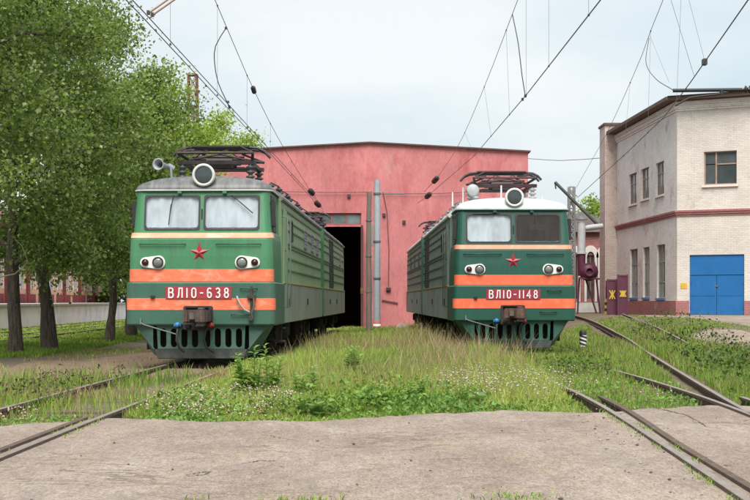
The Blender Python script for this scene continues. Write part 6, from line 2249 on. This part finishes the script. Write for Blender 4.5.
# tall meadow between the two locomotives
def h_mid(x, y):
    t = smoothstep(18.5, 25, y)
    e = 0.13 + (0.16 + 0.28 * vnoise(x * 0.9, y * 0.5)) * t
    right = smoothstep(-0.5, 1.5, x)
    left = smoothstep(-1.2, -2.4, x)
    return (e * (0.85 + 0.2 * right)) * (1 - 0.4 * left) * (1 - 0.35 * smoothstep(40, 66, y))
def d_mid(x, y):
    bare = np.clip(1.25 - np.hypot((x + 2.0) / 1.0, (y - 27.0) / 2.0), 0, 1)
    return np.clip(0.55 + 0.75 * vnoise(x * 1.3, y * 0.9), 0, 1) * (1 - 0.85 * bare)
finish('meadow_grass', [field(170000, -2.75, 2.75, 17.0, 73, h_mid, YG, d_mid, straw=0.06, power=1.25),
                        field(17000, -2.2, 2.7, 21.0, 42, lambda x, y: h_mid(x, y) * 1.5, [(0.42, 0.31, 0.20), (0.38, 0.25, 0.17)] + YG[2:], lambda x, y: np.clip(1.6 * vnoise(x * 0.8 + 3, y * 0.35) - 0.45 + 0.35 * smoothstep(0, 1.5, x), 0, 1), wk=0.0004, straw=0.7)],
       'tall yellow-green meadow grass between the two locomotives')
# left of the tracks: thin verge, and inside the left track
def h_left(x, y):
    return 0.07 + 0.15 * vnoise(x * 0.8, y * 0.6) * smoothstep(45, 22, y)
def d_left(x, y):
    dirt = np.clip(1.3 - np.hypot((x + 5.9) / 2.6, (y - 33.5) / 7.0), 0, 1)
    return np.clip(1.7 * vnoise(x * 0.9 + 4, y * 0.5) - 0.3, 0, 1) * np.where((x > -4.6) & (x < -2.9) & (y > 26.5), 0.15, 1) * (1 - 0.93 * smoothstep(0.0, 0.5, dirt))
finish('verge_grass', [field(62000, -10.5, -2.75, 15.8, 45, h_left, YG[:3] + STRAW[3:], d_left, straw=0.42),
                       field(9000, -6.8, -3.0, 16.0, 27, lambda x, y: 0.22 + 0.2 * vnoise(x * 2, y), MG + YG[:1], lambda x, y: np.clip(1.9 * vnoise(x * 1.4 + 1, y * 0.8) - 0.75, 0, 1), straw=0.15)],
       'thin verge grass along the left track')
def strip(n, pts, y0, y1, off, wid, h, cols):
    y = y0 + (y1 - y0) * gr.random(n) ** 1.3
    x = rail_x(pts, y) + off + gr.normal(0, wid, n)
    k = ~on_road(x, y) & (vnoise(x * 0 + 3, y * 1.1) > 0.12)
    x, y = x[k], y[k]
    m = len(x)
    return blades(x, y, h * (0.5 + 0.9 * gr.random(m)), 0.0006 * y, pick(cols, m, x, y, 0.8), 0.4)
finish('rail_grass', [strip(3600, LR, 18.2, 28.5, 0.05, 0.13, 0.19, YG + STRAW[:1]), strip(500, LL, 17.5, 22.5, 0.0, 0.2, 0.2, YG + STRAW[:2]), strip(1500, RL, 22.5, 37, 0.0, 0.14, 0.22, YG + MG), strip(1500, RR, 30, 37, 0.0, 0.2, 0.22, MG)],
       'grass burying the rails beyond the road')
finish('lawn_grass', [field(80000, -19.0, -8.8, 38, 110, lambda x, y: 0.10 + 0.06 * vnoise(x, y), [(0.18, 0.28, 0.04), (0.22, 0.32, 0.05), (0.26, 0.35, 0.065)], lambda x, y: np.clip(0.6 + 0.5 * vnoise(x, y * 0.4), 0, 1), wk=0.0012, straw=0.03, power=1.6)],  # greens raised to counter the shade under the crowns
       'short lawn grass under the trees by the platform')
# right: weedy turnout and rising verge
def h_right(x, y):
    t = 0.09 + 0.2 * vnoise(x * 0.8 + 9, y * 0.4)
    mid = smoothstep(5.2, 6.5, x) * smoothstep(11.5, 9.0, x) * smoothstep(60, 40, y)
    return t * (1 + 0.5 * mid) * (1 - 0.65 * smoothstep(9.5, 12, x)) * (1 - 0.3 * smoothstep(50, 64, y))
def d_right(x, y):
    paved = (x > 12.5) & (y > np.interp(x, [12.4, 13.0, 13.6, 14.2, 16, 30], [57, 51, 46, 43, 41, 41]))
    between = (x > rail_x(RL, y)) & (x < rail_x(RR, y))
    pale = np.clip(1.2 - np.hypot((x - 11.6) / 1.4, (y - 46) / 4.0), 0, 1)
    return np.clip(0.4 + 0.9 * vnoise(x * 1.1 + 2, y * 0.6), 0, 1) * np.where(between & (y < 25), 0.55, 1) * np.where(paved, 0, 1) * (1 - 0.9 * smoothstep(0, 0.4, pale))
finish('trackside_grass', [field(150000, 2.75, 14.0, 18.2, 70, h_right, YG[:2] + MG, d_right, straw=0.16),
                           field(60000, 13.0, 24.0, 34, 66, lambda x, y: 0.12 + 0.08 * vnoise(x, y), MG[1:] + YG[:2], lambda x, y: ((y < np.interp(x, [12.4, 13.0, 13.6, 14.2, 16, 30], [57, 51, 46, 43, 41, 41])) * 0.9), wk=0.001, straw=0.1)],
       'weedy grass over the turnout on the right')
# broad-leaved low weeds along the road edge and among the rails
def weedy(n, x0, x1, y0, y1, hmax, size, cols, dens, power=1.3):
    x, y = sample(n, x0, x1, y0, y1, power)
    keep = ~on_road(x, y) & ~near_rail(x, y, 0.2) & ~under_loco(x, y) & (gr.random(n) < dens(x, y))
    x, y = x[keep], y[keep]
    m = len(x)
    z = ground_z(x, y) + hmax(x, y) * gr.random(m) ** 0.8
    v, t = leaf_arrays(np.stack([x, y, z], 1), size, gr, up=0.8, aspect=0.5)
    return v, t, np.repeat(pick(cols, m, x, y, 0.9), 4, axis=0)
BG = [(0.115, 0.215, 0.044), (0.145, 0.26, 0.055), (0.185, 0.31, 0.07)]
def d_edge(x, y):
    return np.clip(1.2 - (y - road_edge(x)) / (2.6 + 1.6 * smoothstep(-2, 0, x)), 0, 1) * np.clip(-0.1 + 1.5 * vnoise(x * 1.2, y * 1.2), 0, 1)
finish('roadside_weeds', [weedy(34000, -2.9, 2.9, 17.0, 24, lambda x, y: 0.10 + 0.42 * smoothstep(17.6, 20.0, y) * vnoise(x * 1.5, y * 1.1) * smoothstep(2.2, 0.6, x), 0.08, BG + MG + DG[2:], d_edge),
                          weedy(9000, -6.5, -3.0, 15.8, 18.5, lambda x, y: 0.10 + 0 * x, 0.07, BG[1:] + YG[:1], lambda x, y: np.clip(1.5 * vnoise(x * 1.8, y * 1.5) - 0.2, 0, 1)),
                          weedy(5000, 3.0, 6.5, 18.8, 26, lambda x, y: 0.12 + 0 * x, 0.07, BG, lambda x, y: np.clip(1.3 * vnoise(x * 1.8, y * 1.5) - 0.2, 0, 1))],
       'low broad-leaved weeds along the edge of the road', 'weeds')
def d_dark(x, y):
    c = rail_x(DL, y) + 1.5
    return np.clip(1.15 - np.abs(x - c) / 1.5, 0, 1) * (x > rail_x(DL, y) + 0.25) * np.clip(2.0 * vnoise(x * 1.0 + 7, y * 0.5) - 0.35, 0, 1)
finish('siding_weeds', [weedy(38000, 5.4, 13.0, 22, 58, lambda x, y: 0.32 + 0.25 * vnoise(x, y), 0.10, DG + [(0.03, 0.045, 0.02), (0.05, 0.05, 0.03)], d_dark),
                        weedy(3500, -6.4, -4.3, 19.5, 25.5, lambda x, y: 0.36 + 0 * x, 0.06, [(0.10, 0.075, 0.045), (0.06, 0.05, 0.035), (0.08, 0.09, 0.03)], lambda x, y: np.clip(2.2 * vnoise(x * 1.6, y * 0.9) - 0.7, 0, 1)),
                        weedy(4000, 3.2, 5.2, 27, 38, lambda x, y: 0.3 + 0 * x, 0.07, DG + [(0.10, 0.07, 0.05)], lambda x, y: np.clip(1.6 * vnoise(x, y * 0.8) - 0.3, 0, 1))],
       'dark tall weeds crowding the siding rails', 'weeds')
# clover heads
def flowers(n, cx, cy, rx_, ry_, seed, lift=0.0):
    r = np.random.default_rng(seed)
    a, q_ = r.random(n) * 2 * np.pi, np.sqrt(r.random(n)) * (0.75 + 0.35 * r.random(n))
    x, y = cx + rx_ * q_ * np.cos(a), cy + ry_ * q_ * np.sin(a)
    k = (y > road_edge(x) + 0.12) & ~near_rail(x, y, 0.2) & (vnoise(x * 2.2, y * 1.6) > 0.42)
    x, y = x[k], y[k]
    n = len(x)
    z = ground_z(x, y) + 0.14 + lift + (0.14 + lift * 0.5) * r.random(n)
    s = (0.007 + 0.013 * r.random(n))[:, None]
    c = np.stack([x, y, z], 1)
    offs = np.array([[1, 0, 0], [-1, 0, 0], [0, 1, 0], [0, -1, 0], [0, 0, 0.9], [0, 0, -0.7]])
    v = (c[:, None, :] + offs[None] * s[:, None, :]).reshape(-1, 3)
    f = np.array([[0, 2, 4], [2, 1, 4], [1, 3, 4], [3, 0, 4], [2, 0, 5], [1, 2, 5], [3, 1, 5], [0, 3, 5]])
    t = (np.arange(n)[:, None, None] * 6 + f[None]).reshape(-1, 3)
    col = np.array([(0.50, 0.43, 0.35), (0.40, 0.29, 0.23), (0.58, 0.55, 0.47)])[r.integers(0, 3, n)]
    return v, t, np.repeat(col, 6, axis=0)
o = finish('clover_flowers', [flowers(850, -2.05, 19.6, 1.15, 2.3, 5), flowers(1350, 2.0, 22.0, 1.3, 3.6, 6, 0.12), flowers(150, -4.6, 17.2, 1.0, 0.7, 8), flowers(140, 3.8, 22.5, 0.7, 3.0, 9)],
           'white clover heads scattered near the road edge', 'flowers')
# tufts on the asphalt in the foreground and along the right rail
tx = np.concatenate([gr.normal(-0.50, 0.14, 90), gr.normal(1.05, 0.12, 70), gr.normal(0.85, 0.2, 30), gr.normal(-1.25, 0.06, 16)])
ty = np.concatenate([gr.normal(10.1, 0.05, 90), gr.normal(10.25, 0.1, 70), gr.normal(10.12, 0.05, 30), gr.normal(10.1, 0.05, 16)])
rt_y = 9.6 + gr.random(900) ** 1.2 * 9.0
rt_x = rail_x(RL, rt_y) + np.where(gr.random(900) < 0.55, 0.11, -0.07) + gr.normal(0, 0.025, 900)
k_ = vnoise(rt_x * 4, rt_y * 1.6) > 0.5
lt_y = 12.5 + gr.random(260) * 5
lt_x = rail_x(LR, lt_y) + np.where(gr.random(260) < 0.6, 0.07, -0.1) + gr.normal(0, 0.02, 260)
k2_ = vnoise(lt_x * 4, lt_y * 1.8) > 0.5
tx = np.concatenate([tx, rt_x[k_], lt_x[k2_]])
ty = np.concatenate([ty, rt_y[k_], lt_y[k2_]])
v, t, c = blades(tx, ty, 0.025 + 0.05 * gr.random(len(tx)), 0.0095 + 0 * tx, pick(BG + YG[1:], len(tx)), 0.6)
v[:, 2] = v[:, 2] - np.repeat(ground_z(tx, ty), 5) - 0.03
finish('tufts_in_asphalt', [(v, t, c)], 'small grass tufts growing from cracks in the asphalt')

# loose stones on the road
n = 230
sx_ = gr.uniform(-4.2, 5.0, n)
sy_ = 9.8 + gr.random(n) * 9.2
near_r = gr.random(n) < 0.5
sx_[near_r] = rail_x(RL, sy_[near_r]) + gr.normal(-0.15, 0.3, near_r.sum())
k = on_road(sx_, sy_) & ~near_rail(sx_, sy_, 0.1)
sx_, sy_ = sx_[k], sy_[k]
n = len(sx_)
ss = (0.006 + 0.016 * gr.random(n) ** 3)[:, None]
c3 = np.stack([sx_, sy_, np.full(n, -0.02)], 1)
offs = np.array([[1, 0, 0], [-1, 0, 0], [0, 1, 0], [0, -1, 0], [0, 0, 0.7], [0, 0, -0.6]])
jit = 1 + 0.4 * (gr.random((n, 6, 3)) - 0.5)
v = (c3[:, None, :] + offs[None] * jit * ss[:, None, :]).reshape(-1, 3)
f = np.array([[0, 2, 4], [2, 1, 4], [1, 3, 4], [3, 0, 4], [2, 0, 5], [1, 2, 5], [3, 1, 5], [0, 3, 5]])
t = (np.arange(n)[:, None, None] * 6 + f[None]).reshape(-1, 3)
col = np.array([(0.30, 0.25, 0.2), (0.14, 0.12, 0.10), (0.45, 0.41, 0.36)])[gr.integers(0, 3, n)]
tag(link_mesh('loose_stones', fast_mesh('loose_stones', v, t, GRASS, np.repeat(col, 6, axis=0))), 'loose small stones lying on the asphalt', 'stones', kind='stuff')

# single weeds that stand out
STEM = mat('stem_green', (0.10, 0.15, 0.04), 0.7, 0.2)
def leaf_mesh(length, width, droop, cols, seed):
    """One lens-shaped leaf of ten faces, folded along its rib and drooping."""
    r = np.random.default_rng(seed)
    n = 5
    v, tri_ = [], []
    for i in range(n + 1):
        t = i / n
        w = width * math.sin(math.pi * min(0.98, t ** 0.8 * 0.97 + 0.03)) / 2
        zz = length * (0.25 * t - droop * t * t)
        v += [(-w, length * t, zz + w * 0.3), (0, length * t, zz), (w, length * t, zz + w * 0.3)]
    for i in range(n):
        a = i * 3
        tri_ += [(a, a + 1, a + 4), (a, a + 4, a + 3), (a + 1, a + 2, a + 5), (a + 1, a + 5, a + 4)]
    col = np.array(cols)[r.integers(0, len(cols))]
    return fast_mesh('leaf', np.array(v), np.array(tri_), GRASS, np.tile(col, (len(v), 1)), smooth=True)
LEAVES_T = [leaf_mesh(0.19, 0.075, 0.35, [(0.22, 0.36, 0.085), (0.26, 0.40, 0.10), (0.19, 0.31, 0.075)], k) for k in range(5)]  # leaf colours brightened against the shading of overlapping leaves
LEAVES_B = [leaf_mesh(0.24, 0.17, 0.45, [(0.14, 0.235, 0.075), (0.17, 0.27, 0.09)], k) for k in range(4)]
def tall_weed(name, px, d, height, stems, label, seed, scale=1.0, cat='weed', leaves=LEAVES_T, per=32):
    r = random.Random(seed)
    x = (px - 375) / FPX * d
    o = empty(name, (x, d, float(ground_z(x, d)) - 0.01), 0, label, cat, 'weeds standing out of the grass')
    for s in range(stems):
        a = r.uniform(0, 6.28)
        b = Vector((0.09 * math.cos(a), 0.09 * math.sin(a), 0)) * (s > 0)
        h = height * r.uniform(0.7, 1.0)
        top = b * 2.4 + Vector((r.uniform(-0.05, 0.05), r.uniform(-0.05, 0.05), h))
        st_ = MB().tube([b, b.lerp(top, 0.5) + Vector((0.01, 0, 0)), top], [0.008, 0.006, 0.002], n=5).build('stem', STEM, o)
        for k in range(per):
            t = 0.12 + 0.88 * (k + 0.5) / per
            l = link_mesh('leaf', r.choice(leaves), st_)
            l.location = b.lerp(top, t)
            l.rotation_euler = (r.uniform(0.0, 0.6), r.uniform(-0.3, 0.3), k * 2.4 + r.uniform(-0.3, 0.3))
            f_ = scale * (1.15 - 0.75 * t) * r.uniform(0.8, 1.15)
            l.scale = (f_, f_, f_)
    return o
tall_weed('tall_weed', 253, 22.0, 0.84, 5, 'tall leafy weed with several stems beside the left locomotive front', 1, 1.25)
tall_weed('tall_weed', 268, 22.3, 0.84, 3, 'slim tall leafy weed right of the many-stemmed one', 2, 1.25)
tall_weed('tall_weed', 352, 25.5, 0.74, 5, 'bushy tall weed standing in the grass below the timber post', 3, 1.5)
tall_weed('tall_weed', 304, 21.5, 0.55, 3, 'mid-height leafy weed between the bushy weed and the left locomotive', 4, 1.1)
tall_weed('tall_weed', 370, 20.0, 0.42, 4, 'low leafy weed close to the road below the grey pole', 5, 1.1)
tall_weed('tall_weed', 410, 20.3, 0.42, 4, 'low leafy weed close to the road left of the clover', 6, 1.1)
def rosette(px, d, n, label, seed, scale=1.0):
    r = random.Random(seed)
    x = (px - 375) / FPX * d
    o = empty('burdock', (x, d, float(ground_z(x, d)) - 0.01), 0, label, 'weed', 'weeds standing out of the grass')
    for k in range(n):
        l = link_mesh('leaf', r.choice(LEAVES_B), o)
        l.location = (0, 0, 0.04 + 0.10 * k / n)
        l.rotation_euler = (0.35 + 0.75 * k / n, r.uniform(-0.25, 0.25), k * 2.399)
        f_ = scale * r.uniform(0.85, 1.25)
        l.scale = (f_, f_, f_)
    return o
rosette(318, 18.6, 16, 'broad-leaved burdock rosette at the road edge below the tall weeds', 1, 0.8)
rosette(302, 18.9, 13, 'smaller burdock rosette left of the large one at the road edge', 2, 0.65)
rosette(334, 18.7, 8, 'small burdock rosette right of the large one at the road edge', 5, 0.6)
rosette(478, 20.1, 7, 'pale burdock rosette among the clover left of the right rail', 3, 0.75)
rosette(462, 20.4, 8, 'dark burdock rosette beside the pale one near the clover', 4, 0.7)
